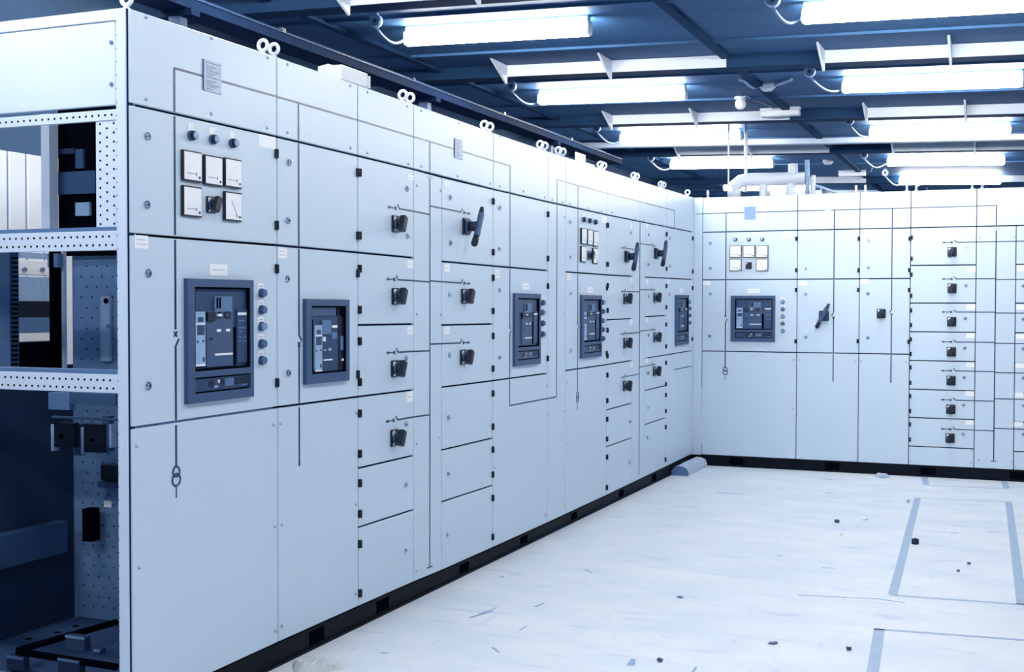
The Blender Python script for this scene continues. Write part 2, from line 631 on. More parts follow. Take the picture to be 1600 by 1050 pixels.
class Cubicle:
    def __init__(s, board, u0, u1, label, depth=.93, name='switchgear_cubicle', bolts=True, open_end=False):
        s.b, s.u0, s.u1, s.depth = board, u0, u1, depth
        loc, rz = board.root(u0)
        s.r = thing(name, label, 'switchgear', loc, rz, 'white switchgear cubicles')
        s.mim = []
        if not open_end:
            m = MB()
            W = u1 - u0
            m.box((.0005, .018, B0), (W - .0005, depth, TOP - .002), GASKET)
            s.add('carcass', m)
        if bolts:
            for u in [(u0 + .035,), (u1 - .035,), (u0 + .035, u1 - .035)][{'a': 0, 'b': 1}.get(bolts, 2)]:
                s.fit('eye_bolt', EYEB, u, TOP, s.r, w=-.035)

    def add(s, name, m, parent=None):
        """m is in local u (from u0), -w, v; the board's slight sag is carried into the mesh"""
        if s.b.left or True:
            for v in m.bm.verts:
                v.co.z += s.b.sag(s.u0 + v.co.x)
        return m.build(name, parent or s.r)

    def fit(s, name, me, u, v, parent=None, w=0.0):
        return put(name, me, parent or s.r, (u - s.u0, -w, v + s.b.sag(u)))

    def P(s, x, y):
        return s.b.px(x, y)

    def slab(s, name, u0, u1, v0, v1, screws=(), th=.016, mt=PAINT, parent=None):
        m = MB()
        m.box((u0 - s.u0 + GAP / 2, th, v0 + GAP / 2 + .0014), (u1 - s.u0 - GAP / 2, 0, v1 - GAP / 2 - .0014), mt, .0022)
        # long panels get mid vertices so that they follow the sag
        for (u, v) in screws:
            m.cyl((u - s.u0, 0, v), (u - s.u0, -.004, v), .0062, STEELP, r1=.0045, seg=10)
            m.box((u - s.u0 - .0055, -.0043, v - .0035), (u - s.u0 + .0035, -.0037, v - .0012), BEZEL)
        return s.add(name, m, parent)

    def door(s, u0, u1, v0, v1, locks=(), hinges=(), side=None, name='door'):
        d = s.slab(name, u0, u1, v0, v1)
        for q in locks:
            s.fit('lock', LOCK, *s.P(*q), d)
        for q in hinges:
            u, v = s.P(*q)
            if side == 'r':
                u = u1 - .0085
            elif side == 'l':
                u = u0 + .0085
            s.fit('hinge', HINGE, u, v, d)
        return d

    def panel(s, u0, u1, v0, v1, px=(), name='fixed_panel'):
        return s.slab(name, u0, u1, v0, v1, [s.P(*q) for q in px])

    def tagrect(s, name, p0, p1, lines=2, mt=WHITE, ink=INK, parent=None, th=.0016):
        (ua, va), (ub, vb) = s.P(*p0), s.P(*p1)
        u0, u1, v0, v1 = min(ua, ub), max(ua, ub), min(va, vb), max(va, vb)
        m = MB()
        m.box((u0 - s.u0, 0.001, v0), (u1 - s.u0, -th, v1), mt)
        W, H = u1 - u0, v1 - v0
        for i in range(lines):
            vv = v0 + H * (i + 1) / (lines + 1)
            m.box((u0 - s.u0 + W * .14, -th, vv - H * .035), (u1 - s.u0 - W * (.14 + .1 * (i % 2)), -th - .0003, vv + H * .035), ink)
        return s.add(name, m, parent)

    def plate(s, p0, p1):
        (ua, va), (ub, vb) = s.P(*p0), s.P(*p1)
        m = MB()
        u0, u1 = ua - s.u0, ub - s.u0
        m.box((u0, .001, vb), (u1, -.004, va), STEELP, .001)
        H, W = va - vb, u1 - u0
        for i, t in enumerate((.08, .2, .27, .34, .41, .48, .55, .66, .72, .78, .84, .92)):
            m.box((u0 + W * .12, -.004, va - H * t - H * .012), (u0 + W * (.88 - .2 * ((i * 7) % 3)), -.0044, va - H * t + H * .012), BGREY)
        m.box((u0 - .002, 0, vb), (u0, -.004, va), BEZEL)
        return s.add('maker_plate', m)

    # ---- mimic diagram
    def h(s, u0, u1, v, t=.0068):
        s.mim.append(('b', min(u0, u1), max(u0, u1), v - t / 2, v + t / 2))

    def v(s, u, v0, v1, t=.0082):
        s.mim.append(('b', u - t / 2, u + t / 2, min(v0, v1), max(v0, v1)))

    def feeder(s, x_end, x_bus, y, flip=1, ubus=None, u_gap=None):
        """arrow, switch cross and blade, then a line to the bus; x_* in pixels on pixel row y, level on the board"""
        n0 = len(s.mim)
        ua, v = s.P(x_end, y)
        ub = s.P(x_bus, y)[0] if ubus is None else ubus
        f_ = flip
        ux = ua + f_ * .075
        s.h(ua + f_ * .010, ux, v, .0052)
        s.mim.append(('poly', [(ua, v), (ua + f_ * .024, v + .0075), (ua + f_ * .024, v - .0075)]))
        s.mim.append(('x', ux, v, .010))
        s.mim.append(('d', ux + f_ * .018, v + .017, ux + f_ * .034, v))
        s.h(ux + f_ * .034, ub, v)
        s.mimic('feeder_symbol', n0)
        return v

    def vswitch(s, u, vx, vb0, vb1, side):
        s.mim.append(('x', u, vx, .0115))
        s.mim.append(('d', u + side * .016, vb0, u, vb1))

    def rings(s, u, v0):
        s.mim.append(('o', u, v0, .0165))
        s.mim.append(('o', u, v0 - .026, .0195))

    def mimic(s, name='mimic_diagram', n0=0):
        todo = s.mim[n0:]
        s.mim = s.mim[:n0]
        if not todo:
            return
        m = MB()
        o = s.u0
        T0, T1 = .0005, -.0014
        for q in todo:
            if q[0] == 'b':
                m.box((q[1] - o, T0, q[3]), (q[2] - o, T1, q[4]), MIMIC)
            elif q[0] == 'poly':
                m.prism([(a - o, b) for a, b in q[1]], 'y', T0, T1, MIMIC)
            elif q[0] == 'x':
                for an in (45, -45):
                    M = Matrix.Translation((q[1] - o, 0, q[2])) @ Matrix.Rotation(math.radians(an), 4, 'Y')
                    m.box((-.0027, T0, -q[3]), (.0027, T1, q[3]), MIMIC, 0, M)
            elif q[0] == 'd':
                a, b = Vector((q[1] - o, 0, q[2])), Vector((q[3] - o, 0, q[4]))
                d = b - a
                an = math.atan2(d.x, d.z)
                M = Matrix.Translation((a + b) / 2) @ Matrix.Rotation(an, 4, 'Y')
                m.box((-.0034, T0, -d.length / 2 - .001), (.0034, T1, d.length / 2 + .001), MIMIC, 0, M)
            elif q[0] == 'o':
                m.torus((q[1] - o, -.0005, q[2]), q[3], .0032, MIMIC, 'y', sub=6)
        s.add(name, m)

    # ---- devices
    def meters(s, xs, ys, sw, lamps, kinds=(0, 0, 0, 0, 1)):
        k = 0
        for j, yrow in enumerate(ys):
            for i, (x, y) in enumerate(yrow):
                u, v = s.P(x, y)
                M = MET1 if kinds[k] else MET0
                k += 1
                c = s.fit('panel_meter', M[0], u, v)
                put('dial', M[1], c)
                put('needle', M[2], c)
        s.rotary(*sw, small=True)
        for (x, y) in lamps:
            u, v = s.P(x, y)
            c = s.fit('indicator_lamp', IND[0], u, v)
            put('lens', IND[1], c)
            put('legend_tag', IND[2], c)

    def rotary(s, x, y, small=False, ang=0.0):
        u, v = s.P(x, y)
        c = s.fit('selector_switch' if small else 'rotary_handle', ROT_E, u, v)
        if small:
            c.scale = (.76, .72, .76)
        k = put('knob', ROT_K, c)
        k.rotation_euler = (0, ang, 0)

    def pistol(s, x, y):
        u, v = s.P(x, y)
        c = s.fit('lever_handle', PIS_E, u, v)
        put('lever', PIS_L, c)

    def buttons(s, x, ys, pale=()):
        for i, y in enumerate(ys):
            u, v = s.P(x, y)
            M = BTN2 if i in pale else BTN
            c = s.fit('push_button', M[1], u, v)
            put('legend_tag', M[0], c)

    def breaker(s, p0, p1, kind=1, drawer=True):
        (ua, va), (ub, vb) = s.P(*p0), s.P(*p1)
        W, H, o = ub - ua, va - vb, ua - s.u0

        def X(t):
            return o + W * t

        def Z(t):
            return va - H * t
        if kind == 2:
            win = (.12, .92, .08, .885)
        else:
            win = (.10, .945, .065, .745) if drawer else (.1, .94, .07, .80)
        m = MB()

        def bar(s0, s1, t0, t1, mt=BEZEL, w0=.002, w1=-.016, bev=.0):
            m.box((X(s0), w0, Z(t1)), (X(s1), w1, Z(t0)), mt, bev)
        bar(0, win[0], 0, 1)
        bar(win[1], 1, 0, 1)
        bar(win[0], win[1], 0, win[2])
        if drawer:
            bar(win[0], win[1], win[3], .795)
            bar(win[0], win[1], .925, 1)
        else:
            bar(win[0], win[1], win[3], 1)
        # black rebate lines round the window
        e = .016
        for (a, b, c_, d) in ((win[0], win[1], win[2], win[2] + e), (win[0], win[1], win[3] - e, win[3]), (win[0], win[0] + e * 1.1, win[2], win[3]),
                              (win[1] - e * 1.1, win[1], win[2], win[3])):
            bar(a, b, c_, d, PITCH, .002, -.013)
        br = s.add('circuit_breaker', m)
        m = MB()

        def det(s0, s1, t0, t1, mt, w=-.006, bev=0.0):
            m.box((X(s0), .002, Z(t1)), (X(s1), w, Z(t0)), mt, bev)
        det(win[0], win[1], win[2], win[3], BFACE, -.003)
        if kind == 2:
            det(.16, .72, .09, .2, BEZEL, -.007)
            det(.72, .755, .1, .2, PITCH, -.0075)
            det(.12, .20, .24, .86, PITCH, -.005)
            det(.80, .91, .22, .86, BLACK, -.006)
            m.cyl((X(.86), 0, Z(.15)), (X(.86), -.012, Z(.15)), .016, PITCH, seg=18)
            det(.82, .89, .45, .62, BGREY, -.008)
            det(.39, .59, .25, .42, BGREY, -.009)
            det(.63, .75, .315, .345, WHITE, -.0075)
            det(.42, .47, .45, .505, WHITE, -.008)
            det(.44, .48, .60, .62, BLIGHT, -.008)
            det(.55, .60, .59, .62, BLIGHT, -.008)
            det(.62, .74, .4, .48, BGREY, -.007)
            det(.43, .63, .722, .738, WHITE, -.008)
            L_ = (.22, .38, .31, .86)
            m.ball((X(.865), -.008, Z(.74)), .006, WHITE)
        else:
            det(.30, .70, .26, .72, BEZEL, -.007)
            det(.42, .68, .14, .27, BGREY, -.009)
            det(.44, .465, .15, .24, PITCH, -.0096)
            det(.48, .505, .15, .24, PITCH, -.0096)
            det(.30, .41, .27, .345, BLACK, -.012)
            m.cyl((X(.48), 0, Z(.295)), (X(.48), -.014, Z(.295)), .011, BLACK, seg=16)
            det(.45, .505, .285, .305, WHITE, -.0146)
            det(.57, .65, .265, .325, BLACK, -.010)
            det(.595, .61, .285, .305, BGREY, -.0106)
            det(.45, .51, .412, .432, WHITE, -.0082)
            det(.59, .65, .412, .432, WHITE, -.0082)
            det(.34, .39, .48, .50, BLACK, -.0082)
            det(.42, .69, .612, .629, WHITE, -.0082)
            det(.70, .745, .40, .72, PITCH, -.0065)
            det(.76, .92, .25, .70, BFACE, -.008)
            det(.77, .91, .276, .298, WHITE, -.0086)
            for (a, b, t) in ((.79, .87, .34), (.78, .9, .40), (.79, .84, .43), (.79, .83, .478), (.86, .9, .478), (.79, .82, .515), (.85, .9, .512)):  # faint glints put on the right plate as grey bars
                det(a, b, t, t + .012, BGREY, -.0086)
            L_ = (.13, .27, .265, .705)
        if kind != 3:
            a, b, c_, d = L_
            dd = d - c_
            det(a, b, c_, d, BLIGHT, -.010)
            wi = b - a
            det(a + wi * .22, b - wi * .2, c_ + dd * .1, c_ + dd * .19, BFACE, -.0104)
            det(a, b, c_ + dd * .215, c_ + dd * .235, WHITE, -.0104)
            det(a + wi * .15, b - wi * .08, c_ + dd * .25, c_ + dd * .43, BFACE, -.0104)
            det(a + wi * .1, a + wi * .3, c_ + dd * .53, c_ + dd * .57, BFACE, -.0104)
            det(a + wi * .7, a + wi * .9, c_ + dd * .52, c_ + dd * .56, BFACE, -.0104)
            det(a + wi * .7, a + wi * .92, c_ + dd * .84, c_ + dd * .92, BFACE, -.0104)
            det(a, b, c_ + dd * .965, c_ + dd, WHITE, -.0103)
        s.add('operating_face', m, br)
        if drawer:
            m = MB()
            det(win[0], win[1], .795, .925, PITCH, -.004)
            det(win[0] + .015, win[1] - .015, .808, .912, BFACE, -.008)
            for (a, b, t0, t1, mt) in ((.33, .40, .83, .88, BLACK), (.50, .55, .82, .87, BLACK), (.46, .485, .83, .855, WHITE), (.72, .78, .82, .88, BLACK),
                                       (.80, .91, .82, .88, BLACK), (.40, .46, .875, .892, BLIGHT), (.57, .70, .825, .885, BGREY), (.82, .92, .885, .895, BGREY)):
                det(a, b, t0, t1, mt, -.0095)
            s.add('secondary_tray', m, br)


def U(board, px_, py_):
    return board.px(px_, py_)[0]


# column edges
uA, uB, uC, uD, uD2, uE, uF, uG, uH, uI, uJ = 2.6421, 3.4327, 4.0149, 4.5061, 4.791, 5.3904, 6.1724, 6.4714, 7.2504, 8.0, 8.7029
uI = U(LEFT, 999, 500)
uI2 = U(LEFT, 1008, 500)
uH2 = U(LEFT, 988, 500)
uEND = 9.512

# ------------------------------------------------------------------ long board, cubicle by cubicle
# A: open end, meters and the first breaker
A = Cubicle(LEFT, uA, uB, 'white switchgear cubicle with missing end panel, a group of meters and large dark breaker', open_end=True)
A.panel(uA + .006, uB, R1, TOP, [(228, 27), (330, 60), (418, 90), (228, 155), (330, 178), (417, 200)], 'top_panel')
A.door(uA + .006, uB, R2, R1, [(230, 213), (229, 320)], [(430, 240), (430, 352)], 'r')
A.door(uA + .006, uB, R3, R2, [(231, 427), (231, 603)], [(430, 420), (430, 598)], 'r')
A.panel(uA + .006, uB, B0, R3, [(213, 697), (427, 664), (429, 823), (430, 986), (217, 887)], 'bottom_panel')
A.plate((317, 92), (345, 148))
A.meters(None, [[(297, 260), (330, 267), (361, 271)], [(297, 315), (361, 323)]], (328.5, 320), [(298, 212), (331, 218), (362, 224)])
A.tagrect('label_tag', (404, 209), (430, 234), 0)
A.tagrect('label_tag', (210, 367), (231, 389), 2)
A.tagrect('label_tag', (327, 412), (355, 431), 1)
A.breaker((287, 435), (391, 619), 1, True)
A.buttons(407, (458, 484, 510, 537, 563), (2,))
ua = U(LEFT, 274, 500)
vt = A.P(274, 107)[1]
A.h(ua, uB, vt)
A.v(ua, vt, R1 + .006)
A.v(ua, R1 - .008, R2 + .008)
A.v(ua, R2 - .008, A.P(274, 515)[1])
A.vswitch(ua, A.P(274, 522)[1], A.P(276, 530)[1], A.P(274, 541)[1], 1)
A.v(ua, A.P(274, 541)[1], R3 + .006)
A.v(ua, R3 - .010, A.P(274, 731)[1])
A.rings(ua, A.P(274, 737)[1])
A.v(ua, A.P(274, 760)[1], A.P(274, 778)[1], .0045)
A.mimic()

# B
B = Cubicle(LEFT, uB, uC, 'white cubicle next to the open-ended one, one dark breaker and no buttons or meters', bolts='a')
B.panel(uB, uC, R1, TOP, [(449, 101), (547, 134), (449, 207), (548, 231)], 'top_panel')
B.door(uB, uC, R2, R1, [(451, 254), (449, 345)], [(560, 270), (557, 368)], 'r')
B.door(uB, uC, R3, R2, [(448, 436), (450, 583)], [(557, 427), (557, 585)], 'r')
B.panel(uB, uC, B0, R3, [(438, 662), (440, 820), (440, 978), (556, 645), (556, 788), (555, 928)], 'bottom_panel')
B.tagrect('label_tag', (434.5, 387), (448, 404), 2)
B.breaker((473, 467), (541, 594), 2, False)
ub = U(LEFT, 467, 500)
B.h(uB, uC, vt)
B.v(ub, vt, R1 + .006)
B.v(ub, R1 - .006, R2 + .006)
B.v(ub, R2 - .006, B.P(466, 524)[1])
B.vswitch(ub, B.P(466, 538)[1], B.P(467, 532)[1], B.P(466, 524)[1], 1)
B.v(ub, B.P(466, 541)[1], R3 + .006)
B.v(ub, R3 - .010, B.P(467, 728)[1])
B.v(ub, B.P(467, 722)[1], B.P(467, 728)[1], .010)
B.mimic()

# C: seven small doors
C_ = Cubicle(LEFT, uC, uD, 'narrow cubicle of stacked small doors, four black rotary handles, hinges on its open-end side', bolts='b')
C_.panel(uC, uD, R1, TOP, [(574, 144), (636, 166), (574, 239), (638, 256)], 'top_panel')
rC = [R1, R2, C_.P(558.6, 507.9)[1], R3, C_.P(559.9, 732)[1], C_.P(559.9, 824.5)[1], B0]
lkC = [[(636, 295), (636, 369)], [], [(634, 560)], [(634, 663)], [(634, 758)], [(634, 861)]]
hgC = [[(562, 270), (560, 368)], [(561, 420), (561, 484)], [(561, 533), (561, 597)], [(561, 646), (561, 709)], [(561, 755), (561, 803)], [(561, 850), (561, 927)]]
for i in range(6):
    C_.door(uC, uD, rC[i + 1], rC[i], lkC[i], hgC[i], 'l')
for (x, y) in ((617, 350), (617, 463), (616, 576), (615, 684)):
    C_.rotary(x, y)
for (a, b) in (((636, 272), (646, 283)), ((636, 406), (645.5, 419)), ((636, 510), (645, 523)), ((635, 613), (645, 627))):
    C_.tagrect('label_tag', a, b, 1)
vC = [C_.feeder(x, 646, y, 1, uD) for x, y in ((605, 323), (603, 436), (603, 551.5), (602, 659))]
C_.h(uC, uD, vt)
C_.mimic()

# D + E: cable way with the vertical bus, then doors
D = Cubicle(LEFT, uD, uE, 'cubicle with narrow cable way, one lever handle above two rotary handles')
D.panel(uD, uE, R1, TOP, [(658, 173), (716, 192), (767, 205), (658, 260), (715, 275), (766, 287)], 'top_panel')
D.panel(uD, uD2, B0, R1, [(651, 290), (651, 491), (651, 693), (688, 298), (688, 492), (686, 684), (650, 892)], 'cable_way_cover')
rD = [R1, R2, D.P(691, 507.9)[1], R3, D.P(689.7, 703.7)[1], D.P(689.7, 784.7)[1], B0]
lkD = [[(703, 309), (703, 380)], [(702, 460)], [(702, 555)], [(700, 653)], [(700, 741)], [(699, 836)]]
hgD = [[(771, 315), (769, 394)], [(769, 434), (769, 486)], [(768, 525), (768, 576)], [(767, 615), (767, 667)], [(767, 703), (767, 742)], [(766, 779), (766, 840)]]
for i in range(6):
    D.door(uD2, uE, rD[i + 1], rD[i], lkD[i], hgD[i], 'r')
D.pistol(727, 354)
D.rotary(724.5, 463)
D.rotary(723, 558)
for (a, b) in (((694, 283), (702, 292)), ((694, 412), (702.5, 425)), ((693.5, 510), (702, 522))):
    D.tagrect('label_tag', a, b, 1)
D.plate((710, 216), (722, 250))
um = U(LEFT, 671.5, 500)
D.h(uD, uE, vt)
vm = R1 - .01
D.v(um, vt, R1 + .006)
D.v(um, vm, D.P(669, 886)[1])
D.h(um - .028, um + .028, D.P(669, 887)[1], .006)
D.tagrect('label_tag', (668, 274), (676, 280), 0, STEELP)
for v_ in vC:
    D.h(uD, um, v_)
for (x, y) in ((735, 334), (735, 443), (734, 535)):
    v_ = D.feeder(x, 690, y, -1, um)
D.mimic()

# F
F = Cubicle(LEFT, uE, uF, 'cubicle with a tall dark breaker beside four push buttons, directly after the lever-handle cable-way cubicle')
F.panel(uE, uF, R1, TOP, [(781, 213), (846, 233), (781, 291), (818, 299), (851, 308)], 'top_panel')
F.door(uE, uF, R2, R1, [(781, 325), (780, 389)], [(856, 335), (855, 404)], 'r')
F.door(uE, uF, R3, R2, [(780, 454), (780, 559)], [(855, 447), (855, 560)], 'r')
F.panel(uE, uF, B0, R3, [(772, 616), (772, 730), (854, 603), (852, 805)], 'bottom_panel')
F.tagrect('label_tag', (773.5, 421), (780, 434), 2)
F.tagrect('label_tag', (816, 442), (826, 453), 1)
F.breaker((801, 458), (841, 568), 3, True)
F.buttons(846.5, (473, 488, 505, 522), (1,))
uf = U(LEFT, 796.5, 500)
uk = U(LEFT, 869.7, 500)
vb_ = F.P(795, 634)[1]
F.h(uE, uf, vt)
F.v(uf, vt, R1 + .006)
F.v(uf, R1 - .006, R2 + .006)
F.v(uf, R2 - .006, F.P(796, 508)[1])
F.vswitch(uf, F.P(796, 511)[1], F.P(797, 516)[1], F.P(796, 521)[1], 1)
F.v(uf, F.P(796, 521)[1], R3 + .006)
F.v(uf, R3 - .008, vb_)
F.h(uf, uF - .004, vb_)
F.mimic()

# bus riser
K = Cubicle(LEFT, uF, uG, 'very narrow blank riser panel between the two tall breaker cubicles')
K.panel(uF, uG, R1, TOP, [(863, 312), (879, 316)], 'top_panel')
K.panel(uF, uG, B0, R1, [(882, 339), (882, 490), (882, 642), (882, 790), (857, 648)], 'riser_cover')
vt2 = K.P(871, 281)[1]
K.h(uF + .004, uk, vb_)
K.v(uk, vb_, R1 - .006)
K.v(uk, R1 + .006, vt2)
K.h(uk, uG, vt2)
K.mimic()

# G: second set of meters
G = Cubicle(LEFT, uG, uH, 'cubicle midway along the long board, meter group above a dark breaker')
G.panel(uG, uH, R1, TOP, [(891, 319), (919, 325), (940, 330)], 'top_panel')
G.door(uG, uH, R2, R1, [(891, 347), (891, 402)], [(948.5, 352), (948.5, 413)], 'r')
G.door(uG, uH, R3, R2, [(891, 458), (891, 548)], [(948, 450), (948, 552)], 'r')
G.panel(uG, uH, B0, R3, [(886, 597), (886, 692)], 'bottom_panel')
G.meters(None, [[(910.5, 369), (920, 371), (929, 373)], [(910, 397), (928.5, 400)]], (919.5, 399), [(911, 343), (920, 345), (929, 347)])
G.tagrect('label_tag', (940, 337), (948, 349), 0)
G.tagrect('label_tag', (886, 427), (892, 438), 2)
G.tagrect('label_tag', (917, 448), (926, 458), 1)
G.breaker((906, 461), (937, 556.5), 1, True)
G.buttons(940.7, (472.5, 486.5, 501, 515, 529), (0, 2))
ug = U(LEFT, 902.5, 500)
G.h(uG, ug, vt2)
G.h(ug, uH, vt2)
G.v(ug, vt2, R1 + .006)
G.v(ug, R1 - .006, R2 + .006)
G.v(ug, R2 - .006, G.P(902, 504)[1])
G.vswitch(ug, G.P(902, 506)[1], G.P(903, 510)[1], G.P(902, 516)[1], 1)
G.v(ug, G.P(902, 516)[1], R3 + .006)
G.v(ug, R3 - .006, G.P(902, 613)[1])
G.rings(ug, G.P(902, 617)[1])
G.v(ug, G.P(902, 630)[1], G.P(902, 640)[1], .0045)
G.mimic()

# H
H_ = Cubicle(LEFT, uH, uI, 'cubicle of small doors hinged against the meter cubicle, a lever handle over three rotary handles')
H_.panel(uH, uI, R1, TOP, [(956, 332), (992, 341)], 'top_panel')
rH = [R1, R2, H_.P(948, 499.9)[1], R3, H_.P(948, 640.7)[1], H_.P(948, 698.3)[1], B0]
lkH = [[(985, 364)], [], [], [], [(984, 659)], [(983, 723)]]
hgH = [[(948.5, 352), (948.5, 413)], [(948, 446), (948, 485)], [(948, 516), (948, 556)], [(948, 586), (948, 626)], [(948, 655), (948, 686)], [(948, 714), (947, 762)]]
for i in range(6):
    H_.door(uH, uH2, rH[i + 1], rH[i], lkH[i], hgH[i], 'l')
H_.panel(uH2, uI, B0, R1, [(997, 741)], 'cable_way_cover')
H_.pistol(978, 401)
for (x, y) in ((976, 467), (976, 536), (975.5, 603)):
    H_.rotary(x, y)
for (a, b) in (((985, 434), (988, 442)), ((985, 500), (988, 507)), ((985, 566), (988, 574)), ((985, 349), (988, 357))):
    H_.tagrect('label_tag', a, b, 0)
H_.h(uH, uI, vt2)
vH = [H_.feeder(x, 999, y, 1, uI) for x, y in ((970, 387), (970, 455.5), (970, 522), (970, 590))]
H_.mimic()

# I
I_ = Cubicle(LEFT, uI, uJ, 'cubicle of small doors with lever and three rotary handles, hinged against the last cubicle')
I_.panel(uI, uJ, R1, TOP, [(1005, 344), (1034, 351)], 'top_panel')
rI = [R1, R2, I_.P(1008, 494.9)[1], R3, I_.P(1007, 610.7)[1], I_.P(1007, 664)[1], B0]
lkI = [[(1013, 367), (1012.5, 414)], [(1012.5, 463)], [(1012.5, 524)], [(1012, 583)], [(1012, 637)], [(1011, 684)]]
hgI = [[(1041, 366), (1041, 420)], [(1041, 447), (1041, 480)], [(1041, 507), (1041, 541)], [(1040, 567), (1040, 600)], [(1040, 617), (1040, 642)], [(1040, 667), (1039, 718)]]
I_.panel(uI, uI2, B0, R1, [], 'cable_way_cover')
for i in range(6):
    I_.door(uI2, uJ, rI[i + 1], rI[i], lkI[i], hgI[i], 'r')
I_.pistol(1024, 396)
for (x, y) in ((1022.5, 465), (1022.5, 527), (1022, 580)):
    I_.rotary(x, y)
for (a, b) in (((1009, 436), (1012, 443)), ((1009, 496), (1012, 504)), ((1008.5, 560), (1012, 567)), ((1009, 349), (1012, 356))):
    I_.tagrect('label_tag', a, b, 0)
I_.h(uI, uJ, vt2)
I_.v(uI + .0065, R1 - .01, I_.P(998, 741)[1])
for x, y in ((1024, 384), (1024, 453), (1024, 515), (1024, 569)):
    I_.feeder(x, 999, y, -1, uI + .003)
I_.mimic()

# J
J = Cubicle(LEFT, uJ, uEND, 'last cubicle of the long board by the corner, dark breaker with four buttons')
J.panel(uJ, uEND, R1, TOP, [(1047, 355), (1074, 361)], 'top_panel')
J.door(uJ, uEND, R2, R1, [(1046, 373), (1046, 416)], [(1079, 372), (1079, 424)], 'r')
J.door(uJ, uEND, R3, R2, [(1045.5, 460)], [(1079, 450), (1079, 530)], 'r')
J.panel(uJ, uEND, B0, R3, [(1046, 640)], 'bottom_panel')
J.tagrect('label_tag', (1043, 436), (1046, 443), 0)
J.tagrect('label_tag', (1062, 450), (1067, 458), 0)
J.breaker((1054.5, 461), (1073.5, 537), 3, True)
J.buttons(1076, (472, 482, 493, 504), (0,))
uj = U(LEFT, 1052.5, 500)
J.h(uJ, uj, vt2)
J.v(uj, vt2, R1 + .006)
vj = J.P(1054, 577.5)[1]
J.h(U(LEFT, 1053, 577), uEND - .02, vj)
J.mimic()

# ------------------------------------------------------------------ far board
xA, xB, xC, xD, xE, xF, xEND = .0738, .8438, 1.3247, 1.7042, 2.1782, 2.4557, 3.05
m = MB()
m.box((0.0, .0, B0), (xA - .002, .012, TOP), PAINT, .002)
m.box((-.012, -.039, B0), (.0, .0, TOP), PAINT, .002)
vq = FAR.px(1200, 332)[1]
m.box((.02, .0005, vq - .0026), (xA - .002, -.0014, vq + .0026), MIMIC)
cf = m.build('corner_filler_panel', None, (0, YB, .004))
tag(cf, 'plain white corner filler strip where the two switchboards meet', 'filler panel')

a = Cubicle(FAR, xA, xB, 'far-wall cubicle nearest the corner, meter group above a square dark breaker', .85)
a.panel(xA, xB, R1, TOP, [], 'top_panel')
a.door(xA, xB, R2, R1, [(1110, 381), (1110, 420)], [(1245, 374), (1244, 423)], 'r')
a.door(xA, xB, R3, R2, [(1110, 460), (1109, 526)], [(1244, 454), (1243, 534)], 'r')
a.panel(xA, xB, B0, R3, [(1240, 563), (1239, 640)], 'bottom_panel')
m_ = a.tagrect('maker_plate', (1163, 324), (1180.5, 344), 0, BUTTON2)
a.meters(None, [[(1149.5, 394), (1170.5, 394), (1191, 394)], [(1149.5, 415), (1191, 415)]], (1170, 416), [(1149, 375), (1170, 375), (1191, 375)])
a.tagrect('label_tag', (1223, 363), (1241, 373), 0)
a.tagrect('label_tag', (1099, 440), (1110, 447), 0)
a.tagrect('label_tag', (1168, 452), (1187, 459), 1)
a.breaker((1142.5, 463), (1211, 535), 1, True)
a.buttons(1223, (472.5, 484, 495, 506.5, 517.5), (0, 2, 4))
vt3 = a.P(1200, 332)[1]
ux = U(FAR, 1134, 430)
a.h(xA, xB, vt3)
a.v(ux, vt3, R1 + .006)
a.v(ux, R1 - .006, R2 + .006)
a.v(ux, R2 - .006, a.P(1134, 496)[1])
a.vswitch(ux, a.P(1134, 495)[1], a.P(1135, 499)[1], a.P(1134, 505)[1], 1)
a.v(ux, a.P(1134, 505)[1], R3 + .006)
a.v(ux, R3 - .006, a.P(1134, 576)[1])
a.rings(ux, a.P(1134, 578)[1])
a.v(ux, a.P(1134, 589)[1], a.P(1134, 595)[1], .0045)
a.mimic()

b = Cubicle(FAR, xB, xC, 'far-wall cubicle with a single tilted black lever handle', .85)
b.panel(xB, xC, R1, TOP, [], 'top_panel')
b.door(xB, xC, R2, R1, [(1260, 379), (1259, 421)], [(1343, 374), (1343, 423)], 'r')
b.door(xB, xC, R3, R2, [(1259, 461), (1259, 528)], [(1342, 454), (1341, 534)], 'r')
b.panel(xB, xC, B0, R3, [(1249, 563), (1336, 566)], 'bottom_panel')
b.pistol(1287.5, 494.5)
b.tagrect('label_tag', (1249, 440), (1260, 447), 0)
b.tagrect('label_tag', (1289, 326.5), (1299, 330), 0, STEELP)
ux = U(FAR, 1303, 430)
b.h(xB, xC, vt3)
b.v(ux, vt3, R1 + .006)
b.v(ux, R1 - .006, R2 + .006)
b.v(ux, R2 - .006, b.P(1303, 489)[1])
b.vswitch(ux, b.P(1303, 497)[1], b.P(1300, 494)[1], b.P(1303, 489)[1], -1)
b.v(ux, b.P(1303, 497)[1], R3 + .006)
b.v(ux, R3 - .008, b.P(1301, 597)[1])
b.mimic()

